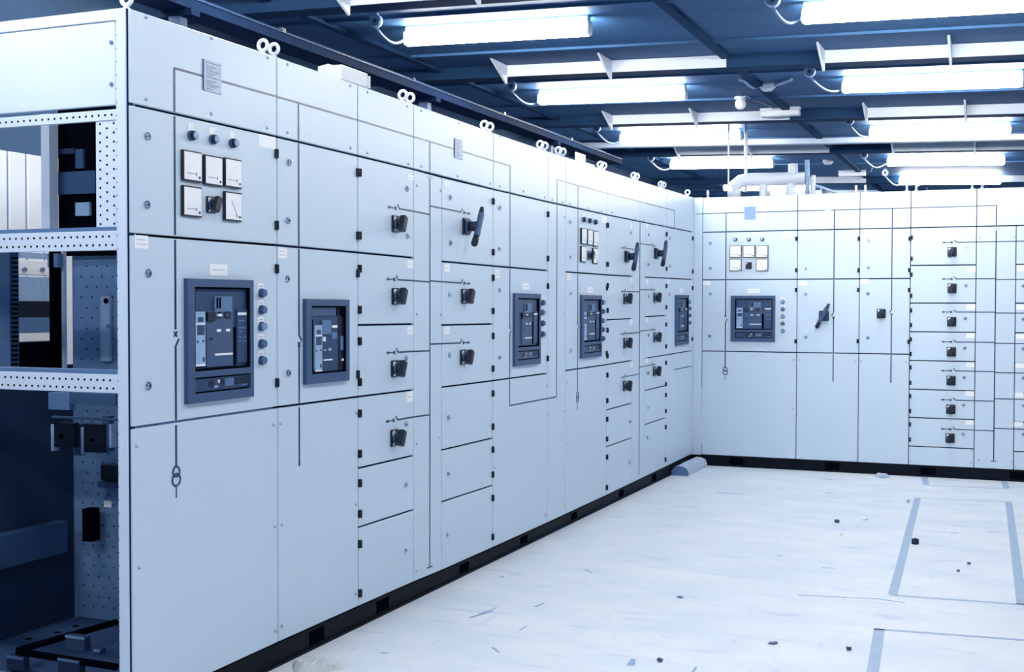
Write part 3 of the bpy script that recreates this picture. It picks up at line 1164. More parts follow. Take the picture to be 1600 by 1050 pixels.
c = Cubicle(FAR, xC, xD, 'far-wall cubicle with one black rotary handle, beside the stack of small doors', .85)
c.panel(xC, xD, R1, TOP, [], 'top_panel')
c.door(xC, xD, R2, R1, [(1357, 377), (1357, 419)], [(1422, 374), (1422, 423)], 'r')
c.door(xC, xD, R3, R2, [(1356, 460), (1356, 529)], [(1421, 454), (1420, 535)], 'r')
c.panel(xC, xD, B0, R3, [(1345, 565), (1416, 567)], 'bottom_panel')
c.rotary(1377, 491)
c.tagrect('label_tag', (1344.5, 437), (1357, 445), 0)
ux = U(FAR, 1393.5, 430)
c.h(xC, xD, vt3)
c.v(ux, vt3, R1 + .006)
c.v(ux, R1 - .006, R2 + .006)
c.v(ux, R2 - .006, c.P(1393, 486)[1])
c.vswitch(ux, c.P(1393, 492)[1], c.P(1389, 489)[1], c.P(1392, 485)[1], -1)
c.v(ux, c.P(1392, 494)[1], R3 + .006)
c.v(ux, R3 - .008, c.P(1391, 599)[1])
c.mimic()

d = Cubicle(FAR, xD, xE, 'far-wall cubicle of eight stacked small doors with seven black rotary handles', .85)
d.panel(xD, xE, R1, TOP, [], 'top_panel')
rd = [R1] + [d.P(1423, y)[1] for y in (415.9, 474.7, 519.4, 564.3, 609.2, 653.4, 698.1)] + [B0]
hy = [(372, 405), (430, 463), (486, 509), (531, 554), (575, 599), (620, 643), (664, 688)]
ly_ = [388, 447, 499, 545, 591, 634, 679]
for i in range(7):
    d.door(xD, xE, rd[i + 1], rd[i], [(1510 - i * .9, ly_[i])], [(1424, y) for y in hy[i]], 'l')
d.panel(xD, xE, B0, rd[7], [(1423, 703), (1518, 704), (1423, 721), (1517, 724)], 'bottom_panel')
vd = []
for i, (xh, yh, yf) in enumerate(((1487.5, 394.5, 380), (1487.5, 451.5, 437), (1487, 503.5, 488.5), (1486.5, 550.5, 535), (1486, 595.5, 580), (1485.5, 640.5, 625.5), (1484.5, 685.5, 671))):
    d.rotary(xh, yh)
    vd.append(d.feeder(1471 - i * .4, 1526, yf, 1, xE))
for i, y in enumerate((418, 477, 521.5, 567, 612, 657)):
    d.tagrect('label_tag', (1511 - i * .6, y), (1524.5 - i * .6, y + 8), 0)
d.tagrect('label_tag', (1511, 361), (1525, 368), 0)
d.h(xD, xE, vt3)
d.mimic()

e = Cubicle(FAR, xE, xEND, 'far-wall cubicle with a wide cable way and small doors, cut off by the picture edge', .85)
e.panel(xE, xEND, R1, TOP, [], 'top_panel')
e.panel(xE, xF, B0, R1, [(1531, 372), (1584, 371), (1530, 720), (1580, 722)], 'cable_way_cover')
for i in range(7):
    e.door(xF, xEND, rd[i + 1] - .006 * (i > 2), rd[i] - .006 * (i > 3), [(1599, ly_[i] + 1)] if i > 0 else [], [])
    u_, v_ = xF + .28, d.P(1487, (394.5, 451.5, 503.5, 550.5, 595.5, 640.5, 685.5)[i])[1]
    q = e.fit('rotary_handle', ROT_E, u_, v_)
    put('knob', ROT_K, q)
e.panel(xF, xEND, B0, rd[7] - .006, [(1588, 708), (1587, 730)], 'bottom_panel')
for y in (417, 477, 523, 568, 614, 660):
    e.tagrect('label_tag', (1589.5 - (y - 417) * .02, y), (1603 - (y - 417) * .02, y + 8), 0)
ue = U(FAR, 1555, 500)
ul = e.P(1557, 326)[1]
e.h(xE, ue, vt3)
e.v(ue, vt3, R1 + .006)
e.v(ue, R1 - .012, e.P(1553, 721.5)[1])
e.h(ue - .022, ue + .022, e.P(1553, 722)[1], .005)
e.tagrect('label_tag', (1552, 357.5), (1563, 361), 0, STEELP)
for i, v_ in enumerate(vd):
    n_ = len(e.mim)
    e.h(xE, ue, v_)
    e.h(ue, xF + .2, v_ - (.006 if i in (1, 2, 3, 4) else -.02 if i > 4 else 0))
    e.mimic('feeder_line', n_)
e.mimic()


# ------------------------------------------------------------------ open end of cubicle A (world axes turned into its local u, -w, v)
def LX(x):          # world x -> local y of a left-board child
    return -x


Rr = A.r
DEP = .93


def end_part(name, fn, parent=None):
    m = MB()
    fn(m)
    return m.build(name, parent or Rr)


def lbox(m, x0, x1, y0, y1, z0, z1, mt, bev=0.0):
    """box given in world x, y, z"""
    m.box((y0 - uA, -x0, z0), (y1 - uA, -x1, z1), mt, bev)


def holes(m, plane, pts, r=.004, mt=PITCH):
    """round punchings: plane 'end' faces the camera (-y)"""
    for (x, y, z) in pts:
        if plane == 'end':
            m.cyl((y - uA + .0006, -x, z), (y - uA - .0006, -x, z), r, mt, seg=8)
        else:
            m.cyl((y - uA, -x - .0006, z), (y - uA, -x + .0006, z), r, mt, seg=8)


y0 = uA


def front_post(m):
    lbox(m, -.047, -.009, y0 - .002, y0 + .018, B0 + .006, TOP, FRAME, .002)
    lbox(m, -.012, -.008, y0 + .002, y0 + .03, B0 + .006, TOP - .002, GASKET)
    lbox(m, -.047, -.018, y0 + .03, y0 + .05, B0 + .006, TOP, FRAME)
    holes(m, 'end', [(-.044, y0 - .002, z / 100) for z in range(12, 218, 4)], .0022, BGREY)


end_part('corner_post', front_post)
end_part('top_rail', lambda m: lbox(m, -DEP, -.045, y0 - .002, y0 + .03, 2.165, TOP, FRAME, .002))


def endpanel(m):
    lbox(m, -DEP + .03, -.0485, y0 - .001, y0 + .012, 1.912, 2.162, FRAME, .002)
    for z in (1.975, 2.10):
        m.cyl((-.001, .062, z), (-.005, .062, z), .006, BGREY, seg=10)


end_part('end_panel', endpanel)


def rail(z0, z1, lip, rows, r=.0038):
    def fn(m):
        lbox(m, -DEP, -.0475, y0 + .001, y0 + .012, z0, z1, FRAME, .001)
        lbox(m, -DEP, -.0475, y0 + .012, y0 + .05, z1 - .006, z1 - .001, INNER)
        if lip:
            lbox(m, -DEP, -.0475, y0 + .002, y0 + .05, z1 - .001, z1 + lip, BGREY)
        for j, z in enumerate(rows):
            x = -.065 - (.012 if j % 2 else 0)
            while x > -DEP:
                holes(m, 'end', [(x, y0 + .001, z)], r)
                x -= .0245
    return fn


end_part('punched_rail', rail(1.868, 1.900, 0, (1.884,)))
end_part('punched_rail', rail(1.476, 1.535, .012, (1.492, 1.518)))
end_part('punched_rail', rail(1.043, 1.100, .012, (1.057, 1.082)))
end_part('bottom_rail', lambda m: (lbox(m, -DEP, -.047, y0, y0 + .03, B0 + .006, B0 + .05, INNER)))


def punched_plate(m):
    lbox(m, -.128, -.047, y0 + .004, y0 + .010, 1.545, 1.87, FRAME)
    for k in range(12):
        z = 1.556 + k * .0275
        holes(m, 'end', [(-.060, y0 + .004, z), (-.112, y0 + .004, z), (-.086, y0 + .004, z + .0137)], .0036)


end_part('punched_plate', punched_plate)


def partition(m):
    y = uB - .012
    lbox(m, -DEP, -.02, y, y + .008, B0 + .012, 1.5, INNER)
    for k in range(11):
        for j in range(36):
            x = -DEP + .045 + k * .05 + (.025 if j % 2 else 0)
            z = B0 + .06 + j * .04
            holes(m, 'end', [(x, y, z)], .0042, DARKIN)


end_part('partition_plate', partition)


def back_low(m):
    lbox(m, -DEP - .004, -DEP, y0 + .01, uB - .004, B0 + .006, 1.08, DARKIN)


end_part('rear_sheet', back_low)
end_part('roof_sheet', lambda m: lbox(m, -.45, -.02, y0 + .03, uB - .02, TOP - .02, TOP - .012, DARKIN))  # unseen roof cut short so lamp light reaches the rear post


def base(m):
    lbox(m, -DEP, -.02, y0 + .03, uB - .02, B0 + .006, B0 + .012, BEZEL)
    for (px_, py_) in ((45, 998), (90, 988), (118, 978)):
        p = on_z(px_, py_, B0 + .013)
        m.cyl((p.y - uA, -p.x, B0 + .0115), (p.y - uA, -p.x, B0 + .0135), .012, PITCH, seg=10)


end_part('base_plate', base)
# rear posts and sheets round the see-through openings, on the rear plane
def rear(name, rects, parent=None):
    m = MB()
    for (pa, pb, pc, pd, mt, th) in rects:
        p, q = on_x(pa, pb, -DEP), on_x(pc, pd, -DEP)
        za, zb = max(p.z, q.z), min(p.z, q.z)
        lbox(m, -DEP - th / 2, -DEP + th / 2, min(p.y, q.y), max(p.y, q.y), zb, za, mt)
    return m.build(name, parent or Rr)


rear('rear_post', [(70, 178, 85, 362, FRAME, .04)])
rear('rear_post', [(95, 392, 102, 585, FRAME, .02)])
rear('slotted_post', [(-14, 392, 13, 585, INNER, .02), (13, 392, 27, 585, BEZEL, .02)] + [(14.5, 402 + k * 7.2, 25, 405 + k * 7.2, PITCH, .024) for k in range(24)])
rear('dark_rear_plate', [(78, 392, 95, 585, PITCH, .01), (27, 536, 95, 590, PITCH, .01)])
rear('cable_gland', [(82, 396, 91, 418, INNER, .05)])


def compart(m):
    y = uB - .05
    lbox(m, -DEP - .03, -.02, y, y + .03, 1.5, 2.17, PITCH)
    for (x0_, y0_, x1_, y1_, mt) in ((88, 270, 152, 302, BEZEL), (121, 317, 143, 337, BLIGHT), (121, 234, 133, 263, BEZEL), (88, 234, 119, 240, DARKIN)):
        p, q = on_y(x0_, y0_, y), on_y(x1_, y1_, y)
        lbox(m, p.x, q.x, y - .012, y, q.z, p.z, mt)


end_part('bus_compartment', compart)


def light_strip(m):
    p, q = on_y(157, 462, uB - .03), on_y(172, 565, uB - .03)
    lbox(m, p.x, q.x, uB - .035, uB - .014, q.z, p.z, BLIGHT, .003)
    c_ = on_y(164.5, 470, uB - .04)
    m.cyl((c_.y - uA + .006, -c_.x, c_.z), (c_.y - uA + .002, -c_.x, c_.z), .011, PITCH, seg=12)
    c_ = on_y(168, 510, uB - .04)
    m.cyl((c_.y - uA + .006, -c_.x, c_.z), (c_.y - uA + .002, -c_.x, c_.z), .009, BGREY, seg=12)


end_part('support_bracket', light_strip)


def yrects(name, y, rects, th=.02):
    m = MB()
    for (a, b_, c_, d_, mt) in rects:
        p, q = on_y(a, b_, y), on_y(c_, d_, y)
        lbox(m, p.x, q.x, y, y + th, q.z, p.z, mt, .001)
    return m.build(name, Rr)


yrects('busbar_support', uA + .45, [(75, 613, 108, 641, BGREY), (108, 613, 180, 634, BEZEL)], .03)
yrects('busbar', uA + .5, [(80, 650, 182, 658, BEZEL)], .02)
yrects('insulator', uA + .52, [(79, 663, 84, 705, BLIGHT), (84, 660, 115, 700, BLACK), (92, 678, 99, 686, BGREY)], .03)
yrects('insulator', uA + .56, [(115, 662, 126, 712, BEZEL), (126, 668, 130, 710, BLIGHT), (131, 662, 160, 708, BLACK), (139, 685, 146, 691, BGREY)], .03)
yrects('insulator', uA + .58, [(160, 650, 170, 705, BEZEL), (170, 663, 174, 700, BLIGHT)], .03)
def chan(m):
    za, zb = on_x(60, 824, -.88).z, on_x(60, 872, -.88).z
    lbox(m, -.929, -.88, y0 + .03, uB - .1, zb, za, BEZEL, .002)
    lbox(m, -.895, -.875, y0 + .03, uB - .1, zb - .004, zb, BEZEL)


end_part('cross_channel', chan)
yrects('cable_support', uB - .1, [(128, 795, 142, 847, PITCH)], .05)
yrects('terminal_box', uB - .06, [(157, 726, 182, 752, BLACK), (152, 752, 182, 764, BEZEL)], .04)
yrects('warning_label', uB - .0135, [(162, 782, 174, 793, WHITE)], .001)


def cable_frames(m):
    def seg(a, b_, r=.012, z=.16):
        p, q = on_z(*a, z), on_z(*b_, z)
        m.tube([(p.y - uA, -p.x, z), (q.y - uA, -q.x, z)], r, PITCH)
    seg((28, 1016), (182, 972))
    seg((28, 1018), (182, 1042))


end_part('cable_clamp_bar', cable_frames)


def clamps(m):
    for (a, b_, c_, d_) in (cl,):
        p, q = on_y(a, b_, uA + .12), on_y(c_, d_, uA + .12)
        lbox(m, p.x, q.x, uA + .12, uA + .15, q.z, p.z, DARKIN, .002)
        lbox(m, p.x, q.x, uA + .118, uA + .125, p.z - .008, p.z, BGREY)


for cl in ((102, 992, 132, 1020), (90, 1028, 124, 1062), (146, 1014, 156, 1024), (10, 1024, 36, 1050)):
    end_part('clamp_bracket', clamps)

# equipment seen through the middle opening
EX = -1.75
re_ = thing('rear_equipment_rack', 'pale equipment rack with bolted rail seen through the open middle bay', 'equipment rack', (EX, on_x(50, 480, EX).y, 0))


def rk(name, rects, th=.03):
    m = MB()
    for (a, b_, c_, d_, mt) in rects:
        p, q = on_x(a, b_, EX), on_x(c_, d_, EX)
        m.box((-th, p.y - re_.location.y, q.z), (0, q.y - re_.location.y, p.z), mt, .002)
    return m.build(name, re_)


rk('bolted_rail', [(10, 405, 84, 431, WHITE)], .06)
rk('upper_panel', [(10, 392, 84, 405, BLIGHT), (10, 431, 84, 470, BLIGHT)])
rk('dark_slot', [(10, 470, 84, 496, BLACK)], .02)
rk('lower_panel', [(10, 496, 84, 520, BGREY)])
rk('ledge', [(10, 520, 84, 534, WHITE)], .07)
rk('base_cabinet', [(10, 534, 84, 700, BLACK)], .05)
m = MB()
for px_ in (37, 65):
    p = on_x(px_, 421, EX)
    m.cyl((0, p.y - re_.location.y, p.z), (.012, p.y - re_.location.y, p.z), .010, BGREY, seg=10)
m.build('bolts', re_)
z0 = on_x(50, 700, EX).z
m = MB()
for yy in (-.06, .08):
    m.box((-.05, yy, 0), (-.01, yy + .03, z0 + .02), BLACK)
m.build('legs', re_)


# ------------------------------------------------------------------ plinths
def plinth(board, u0, u1, label, hp, depth):
    loc, rz = board.root(u0)
    m = MB()
    W = u1 - u0
    cuts = [.001] + [k_ - u0 for k_, _v in SAGK if board.left and u0 + .05 < k_ < u1 - .05] + [W - .001]
    for ca, cb in zip(cuts, cuts[1:]):
        m.box((ca, .006, .0), (cb, depth, B0 - .0015), PLINTH)
        m.box((ca, -.002, B0 - .010), (cb, .006, B0 - .0015), PLINTH)
        m.box((ca, -.004, 0), (cb, .006, .010), PLINTH)
    for p in hp:
        u = board.px(*p)[0]
        if u0 < u < u1:
            m.box((u - u0 - .055, .0052, .016), (u - u0 + .055, .007, B0 - .014), PITCH)
    for v in m.bm.verts:
        if v.co.z > .02:
            v.co.z += board.sag(u0 + v.co.x)
    o = m.build('plinth', None, loc, (0, 0, rz))
    return tag(o, label, 'plinth', 'black steel plinths under the switchboards')


hpL = [(497, 992), (600, 945), (727, 888), (820, 845), (898, 807), (972, 771), (1023, 745)]
k1, k2 = U(LEFT, 762, 860), U(LEFT, 943, 780)
plinth(LEFT, uA, k1, 'black slotted plinth under the open-end half of the long switchboard', hpL, .93)
plinth(LEFT, k1, k2, 'black slotted plinth under the middle of the long switchboard', hpL, .93)
plinth(LEFT, k2, YB - .007, 'black slotted plinth under the corner end of the long switchboard', hpL, .93)
plinth(FAR, -.3, xC, 'black plinth under the far switchboard, corner half', [(1150, 720), (1300, 727)], .85)
plinth(FAR, xC, xEND, 'black plinth under the far switchboard, half below the small doors', [(1450, 735), (1590, 742)], .85)

# ------------------------------------------------------------------ things on the floor
def decal(pts, mt, z=.0012):
    m = MB()
    m.prism(pts, 'z', .0002, z, mt)
    return m


def strip_between(m, a, b_, wa, wb, mt, z=.0012):
    a, b_ = Vector(a[:2]), Vector(b_[:2])
    n = (b_ - a).normalized()
    n = Vector((-n.y, n.x))
    m.prism([tuple(a + n * wa / 2), tuple(a - n * wa / 2), tuple(b_ - n * wb / 2), tuple(b_ + n * wb / 2)], 'z', .0002, z, mt)


def G0(x, y):
    return on_z(x, y, 0)


m = MB()
strip_between(m, G0(1395, 929), G0(1434, 778), .042, .042, TAPE)
strip_between(m, G0(1597, 945), G0(1576, 784), .045, .042, TAPE)
strip_between(m, G0(1390, 930), G0(1600, 945), .022, .022, TAPE)
strip_between(m, G0(1440, 778), G0(1574, 784), .008, .008, TAPE)
struct(m.build('floor_marking'), 'grey outline of a removed plinth on the floor, complete rectangle')
m = MB()
strip_between(m, G0(1362, 1060), G0(1374, 983), .042, .042, TAPE)
strip_between(m, G0(1366, 983), G0(1610, 1001), .022, .022, TAPE)
struct(m.build('floor_marking'), 'grey outline on the floor at the bottom edge of the picture')
m = MB()
strip_between(m, G0(1444, 745), G0(1447, 757), .045, .045, TAPE)
strip_between(m, G0(1568, 751), G0(1573, 763), .045, .045, TAPE)
strip_between(m, G0(1440, 758), G0(1575, 764), .012, .012, TAPE)
struct(m.build('floor_marking'), 'short grey outline on the floor against the far plinth')
m = MB()
for (a_, b_, w_) in (((1246, 930), (1372, 936), .008), ((1372, 936), (1414, 942), .008), ((735, 965), (770, 955), .014), ((748, 960), (775, 950), .008),
                     ((1120, 770), (1160, 772), .012), ((1285, 748), (1300, 750), .02), ((1290, 770), (1303, 771), .02), ((1284, 887), (1304, 888), .008),
                     ((1215, 870), (1222, 867), .006), ((1060, 934), (1068, 935), .012), ((836, 948), (850, 943), .012), ((812, 985), (823, 978), .008),
                     ((1545, 831), (1565, 832), .012), ((1486, 833), (1498, 833), .016), ((985, 1040), (990, 1030), .03), ((1080, 1055), (1088, 1042), .012),
                     ((915, 890), (925, 895), .01), ((770, 1012), (780, 1020), .01), ((780, 902), (788, 901), .015), ((596, 1020), (606, 1021), .01)):
    strip_between(m, G0(*a_), G0(*b_), w_, w_ * .6, SCUFF)
struct(m.build('floor_scuff'), 'thin scuff marks and scratches on the floor')


def lump(name, label, cat, px_, py_, r, mt, sc=(1, 1, .6), group=None, seed=0, seg=10):
    p = G0(px_, py_)
    rnd = random.Random(seed + int(px_))
    m = MB()
    m.ball((0, 0, r * sc[2] * .8), r, mt, sc, seg)
    for v in m.bm.verts:
        v.co *= 1 + rnd.uniform(-.22, .22)
    zmin = min(v.co.z for v in m.bm.verts)
    for v in m.bm.verts:
        v.co.z -= zmin
    for f_ in m.bm.faces:
        f_.smooth = False
    o = m.build(name, None, (p.x, p.y, 0), (0, 0, rnd.uniform(0, 3)))
    return tag(o, label, cat, group)


# black square nut
p = G0(1430, 850)
m = MB()
m.prism([(.021 * math.cos(t * PI / 3), .021 * math.sin(t * PI / 3)) for t in range(6)], 'z', 0, .028, BLACK)
m.torus((0, 0, .028), .011, .003, BLACK, 'z')
tag(m.build('plastic_cap', None, (p.x, p.y, 0), (0, 0, .4)), 'small black cap on the floor beside the grey outline strip', 'cap')
lump('dark_crumb', 'small dark speck of debris on the open floor before the far board', 'debris', 1308, 817, .016, BEZEL)
lump('metal_offcut', 'small shiny offcut with dark end, beyond the black cap near the outline corner', 'debris', 1419, 785, .02, CHROME, (1.4, .6, .5))
lump('paper_scrap', 'tiny white scrap between the dark speck and the grey outline', 'scrap', 1352, 812, .016, PAPER, (1.5, .8, .4))
lump('paper_scrap', 'tiny pale scrap just in front of the dark speck of debris', 'scrap', 1314, 836, .012, PAPER, (1.2, .8, .4))
lump('dark_crumb', 'dark crumb inside the complete floor outline, the upper of two', 'debris', 1514, 882, .010, BEZEL)
lump('dark_crumb', 'dark crumb inside the complete floor outline, the lower of two', 'debris', 1497, 893, .009, BEZEL)
lump('dark_crumb', 'small dark crumb in front of the bottom floor outline', 'debris', 1326, 1016, .011, BEZEL)
lump('dark_crumb', 'dark flat flake on the floor midway to the bottom edge', 'debris', 1208, 1006, .014, BGREY, (1.6, .7, .3))
lump('dark_crumb', 'dark crumb on the floor at the very bottom of the picture', 'debris', 1031, 1034, .012, BEZEL)
lump('dark_crumb', 'grey flake near the middle scratch in front of the middle plinth', 'debris', 1063, 934, .012, BGREY, (1.4, .7, .3))

# crumpled white wrapper by the near plinth
p = G0(489, 1041) + Vector((.025, -.01, 0))
m = MB()
rnd = random.Random(3)
nx, ny = 14, 8
grid = []
for i in range(nx):
    row = []
    for j in range(ny):
        s_, t_ = i / (nx - 1) - .5, j / (ny - 1) - .5
        edge = max(abs(s_), abs(t_)) * 2
        hh = .002 + (1 - edge ** 4) * (.020 + .008 * math.sin(s_ * 14 + t_ * 5)) + rnd.uniform(0, .008) * (1 - edge ** 4)
        row.append(m.bm.verts.new((s_ * .18 + rnd.uniform(-.004, .004), t_ * .10 * (1.25 - s_) + rnd.uniform(-.004, .004), max(.001, hh))))
    grid.append(row)
mi = m.mi(PAPER)
for i in range(nx - 1):
    for j in range(ny - 1):
        m.bm.faces.new((grid[i][j], grid[i + 1][j], grid[i + 1][j + 1], grid[i][j + 1])).material_index = mi
bmesh.ops.solidify(m.bm, geom=m.bm.faces[:], thickness=.0012)
zmin = min(v.co.z for v in m.bm.verts)
for v in m.bm.verts:
    v.co.z -= zmin
tag(m.build('crumpled_wrapper', None, (p.x, p.y, 0), (0, 0, .55)), 'crumpled white wrapper on the floor beside the open-end plinth', 'wrapper')
lump('dust_heap', 'pale lump of sweepings against the far plinth', 'debris', 1380, 747, .036, FOAM, (1.5, .5, .55))

# packing roll in the corner
p, q = G0(1047, 746), G0(1080, 728)
a_ = math.atan2(q.y - p.y, q.x - p.x)
m = MB()
L_ = .62
rad = .055
prof = [(-.065, 0), (.065, 0), (.068, .03), (.055, .058), (.025, .074), (-.02, .076), (-.052, .060), (-.067, .03)]
rnd = random.Random(5)
rings = []
for i in range(13):
    rings.append([m.bm.verts.new((i / 12 * L_, a * (1 + rnd.uniform(-.06, .06)), max(0, b_ * (1 + rnd.uniform(-.06, .06))))) for a, b_ in prof])
mi = m.mi(FOAM)
for R0, R1_ in zip(rings, rings[1:]):
    for k in range(8):
        m.bm.faces.new((R0[k], R0[(k + 1) % 8], R1_[(k + 1) % 8], R1_[k])).material_index = mi
di = m.mi(BGREY)
m.bm.faces.new(rings[0]).material_index = di
m.bm.faces.new(rings[-1][::-1]).material_index = di
bmesh.ops.recalc_face_normals(m.bm, faces=m.bm.faces[:])
tag(m.build('packing_roll', None, (.075, 8.86, 0), (0, 0, PI / 2 - .0)), 'rolled grey packing foam lying in the corner against the long plinth', 'packing roll')

# ------------------------------------------------------------------ things on top of the long board
p, q = on_x(527, 124, -.03), on_x(569, 124, -.03)
t_ = thing('cardboard_box', 'small white torn box lying on top of the long board', 'box', (-.03, 4.08, TOP + .006))
m = MB()
m.box((-.10, -.16, 0), (.012, .05, .06), PAPER, .003)
m.build('box_body', t_)
m = MB()
m.prism([(-.16, .06), (.02, .06), (.06, .085), (-.10, .08)], 'x', -.09, -.086, PAPER)
m.box((-.09, .052, .0), (.02, .056, .05), PAPER)
m.build('box_flap', t_)
t_ = thing('bracket_offcut', 'small pale bracket lying on top of the long board beyond the middle', 'bracket', (-.05, U(LEFT, 929, 330), TOP - .0005))
m = MB()
m.box((-.05, -.09, 0), (.02, .09, .008), EYE)
m.box((-.05, -.09, .008), (-.042, .09, .075), EYE)
m.build('bracket_body', t_)

# ------------------------------------------------------------------ cable tray above and behind the long board
def tray(x, z, w_, h_, label):
    t_ = thing('cable_tray', label, 'cable tray', (x, 0, z))
    m = MB()
    y0_, y1_ = .6, 10.3
    m.box((-w_ / 2, y0_, 0), (w_ / 2, y1_, .006), TRAYM)
    m.box((w_ / 2, y0_, 0), (w_ / 2 + .006, y1_, h_), TRAYM)
    m.box((-w_ / 2 - .006, y0_, 0), (-w_ / 2, y1_, h_), TRAYM)
    m.build('tray_channel', t_)
    m = MB()
    m.box((w_ / 2 - .012, y0_, h_), (w_ / 2 + .010, y1_, h_ + .004), BEZEL)  # paler than the channel, its edge highlight put into the colour
    m.build('tray_lip', t_)
    for y in (2.6, 4.05, 6.45, 8.6):
        m = MB()
        m.box((-w_ / 2 - .02, y, -.03), (w_ / 2 + .02, y + .06, 0), TRAYM)
        m.box((-.03, y, -.387), (.03, y + .05, -.03), BGREY)
        m.build('tray_bracket', t_)
    return t_


tray(-.93, 2.595, .14, .045, 'dark steel cable tray running above the rear of the long board')
t_ = thing('conduit', 'dark conduit pipe fixed just above the cable tray', 'conduit', (-1.02, 0, 2.70))
m = MB()
m.tube([(0, .5, 0), (0, 10.3, 0)], .018, TRAYM, 10)
m.build('pipe_run', t_)
y = 2.1
while y < 10:
    m = MB()
    m.box((-.03, y, -.02), (.022, y + .03, .022), BLACK)
    m.box((-.03, y + .01, -.062), (-.02, y + .02, -.02), BLACK)
    m.build('pipe_clip', t_)
    y += 1.45


# ------------------------------------------------------------------ ceiling fittings
def rose(px_, py_, tx, ty, label, pale=False):
    p = on_roof(px_, py_, .048)
    r = thing('junction_box', label, 'junction box', (p.x, p.y, roof(p.x)), 0, 'round ceiling junction boxes')
    mt = EYE if pale else BLIGHT
    m = MB()
    m.cyl((0, 0, 0), (0, 0, -.02), .018, mt)
    m.cyl((0, .016, -.048), (0, -.012, -.048), .040, mt, seg=24)
    m.torus((0, -.012, -.048), .032, .008, mt, 'y')
    m.cyl((0, -.011, -.048), (0, -.016, -.048), .013, BEZEL, seg=12)
    m.build('box_body', r)
    q = on_roof(tx, ty, .03)
    e_ = Vector((q.x - p.x, q.y - p.y, -.045))
    m = MB()
    pts = []
    for i in range(11):
        t = i / 10
        pts.append((e_.x * t, e_.y * t, -.085 + (e_.z + .085) * t - .07 * math.sin(PI * t)))
    m.tube(pts, .009, CABLE if pale else BGREY, 6)
    m.build('flex', r)


rose(587, 33, 640, 52, 'round junction box with drooping flex at the end of the nearest left light')
rose(799, 135, 848, 152, 'round junction box with flex beside the second light over the long board')
rose(932, 200, 972, 216, 'round junction box with flex beside the third light over the long board')
rose(1017, 247, 1052, 258, 'round pale junction box with white flex beside the fourth light over the long board', True)
rose(1207, 0, 1255, 18, 'round junction box at the top edge of the picture beside the aisle light')
rose(1265, 112, 1326, 132, 'round junction box with flex beside the second light of the aisle row')
rose(1327, 188, 1366, 206, 'round junction box with flex beside the third light of the aisle row')
rose(1350, 242, 1384, 254, 'round pale junction box with flex beside the fourth light of the aisle row', True)
rose(1383, 270, 1412, 284, 'round pale junction box beside the furthest light of the aisle row', True)


def detector(px_, py_, label, wires=()):
    p = on_roof(px_, py_, .04)
    r = thing('smoke_detector', label, 'smoke detector', (p.x, p.y, roof(p.x)), 0, 'white smoke detectors')
    m = MB()
    m.cyl((0, 0, 0), (0, 0, -.03), .062, CASE)
    m.cyl((0, 0, -.03), (0, 0, -.055), .058, CASE, r1=.036)
    m.build('detector_body', r)
    for w_ in wires:
        pts = [Vector(on_roof(*q, .02)) - Vector((p.x, p.y, roof(p.x))) for q in w_]
        m = MB()
        m.tube(pts, .013, CABLE, 6)
        m.build('conduit', r)
    return r


detector(1199, 139, 'white smoke detector with two bent conduits, between the light rows',
         (((1155, 124), (1163, 126), (1170, 133), (1178, 137), (1187, 135)), ((1211, 133), (1222, 129), (1237, 124))))
detector(1294, 255, 'small white smoke detector near the far emergency light')


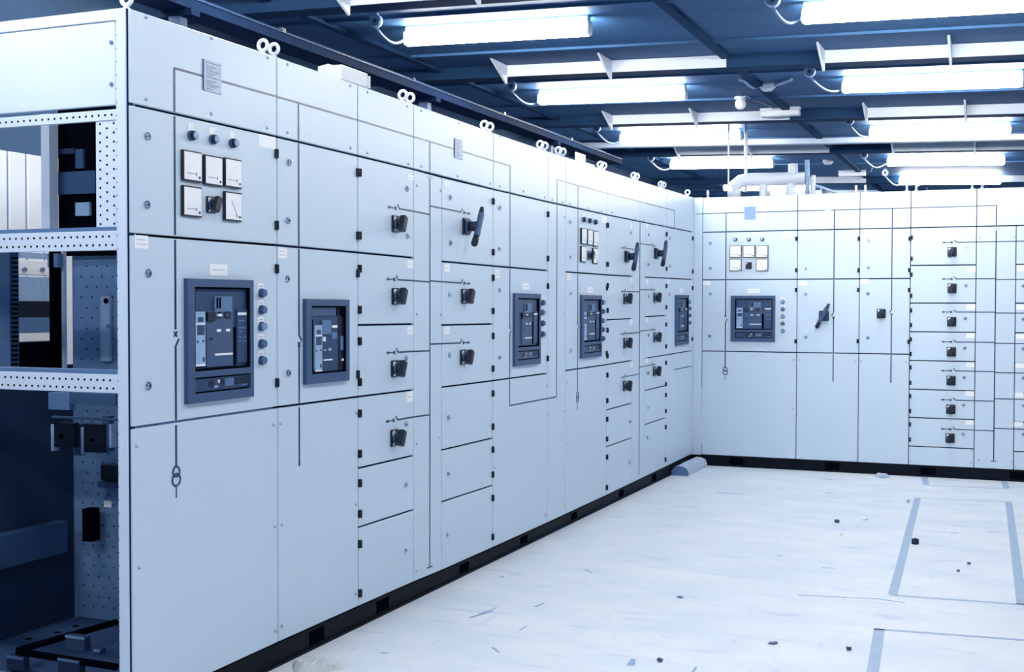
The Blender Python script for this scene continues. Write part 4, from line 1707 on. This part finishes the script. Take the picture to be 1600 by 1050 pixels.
def emergency(a_, b_, label, wire=None):
    p, q = on_roof(*a_, .05), on_roof(*b_, .05)
    x = (p.x + q.x) / 2
    r = thing('emergency_light', label, 'emergency light', (x, (p.y + q.y) / 2, roof(x)), 0, 'unlit white emergency light boxes')
    w_ = abs(q.x - p.x) / 2
    m = MB()
    m.box((-w_, -.045, -.02), (w_, .045, -.001), CASE, .004)
    m.build('base_tray', r)
    m = MB()
    m.box((-w_ + .004, -.05, -.075), (w_ - .004, .05, -.02), CASE, .01)
    for k in range(3):
        m.box((-w_ + .02, -.0505, -.034 - k * .012), (w_ - .02, -.0498, -.032 - k * .012), CABLE)
    m.build('light_cover', r)
    if wire:
        m = MB()
        m.tube([Vector(on_roof(*s_, .012)) - Vector(r.location) for s_ in wire], .006, CABLE, 6)
        m.build('flex', r)


emergency((1188, 178), (1251, 177), 'white box emergency light beside the round white dome', ((1160, 152), (1166, 150), (1178, 157), (1192, 161), (1200, 164), (1209, 170)))
emergency((1310, 272.5), (1353, 272), 'smaller white emergency light box near the far end of the roof', ((1353, 271), (1361, 268), (1363, 262)))
p = on_roof(1157, 162, .055)
m = MB()
m.cyl((0, 0, 0), (0, 0, -.02), .05, CASE)
m.ball((0, 0, -.058), .046, CASE, (1, 1, 1), 20)
tag(m.build('ceiling_disc', None, (p.x, p.y, roof(p.x))), 'round white dome sounder on the ceiling above the emergency light', 'sounder')

# lagged pipework beyond the far board
PY = 11.2
t_ = thing('lagged_pipe', 'thick white lagged pipe with branches behind the far board', 'pipe', (.0, PY, 0))


def pp(x, y):
    q = on_y(x, y, PY)
    return Vector((q.x, 0, q.z))


m = MB()
a_, b_ = pp(1163, 281), pp(1258, 279)
c_ = pp(1147, 299)
m.tube([c_ + Vector((0, 0, -.06)), c_, c_ * .6 + (a_ + Vector((-.12, 0, 0))) * .4, a_ + Vector((-.03, 0, -.01)), a_ + Vector((.05, 0, 0)), b_], .062, DUCTM, 14)
m.build('main_run', t_)
for (x, y0_, y1_, r_) in ((1193, 285, 320, .04), (1236, 285, 320, .045), (1239, 256, 276, .045), (1271, 274, 320, .02)):
    m = MB()
    m.cyl(pp(x, y0_), pp(x, y1_), r_, DUCTM, seg=14)
    m.build('branch_pipe', t_)
m = MB()
m.tube([pp(1261, 250), pp(1262, 320)], .022, BLIGHT, 10)
m.build('stand_pipe', t_)
for x in (1138, 1165):
    m = MB()
    q = pp(x, 300)
    m.cyl(q, (q.x, 0, roof(q.x)), .008 if x < 1150 else .016, CASE, seg=8)
    m.build('hanger_rod', t_)
m = MB()
m.tube([pp(1266, 288), pp(1285, 293), pp(1310, 303)], .012, CABLE, 8)
m.build('drain_line', t_)
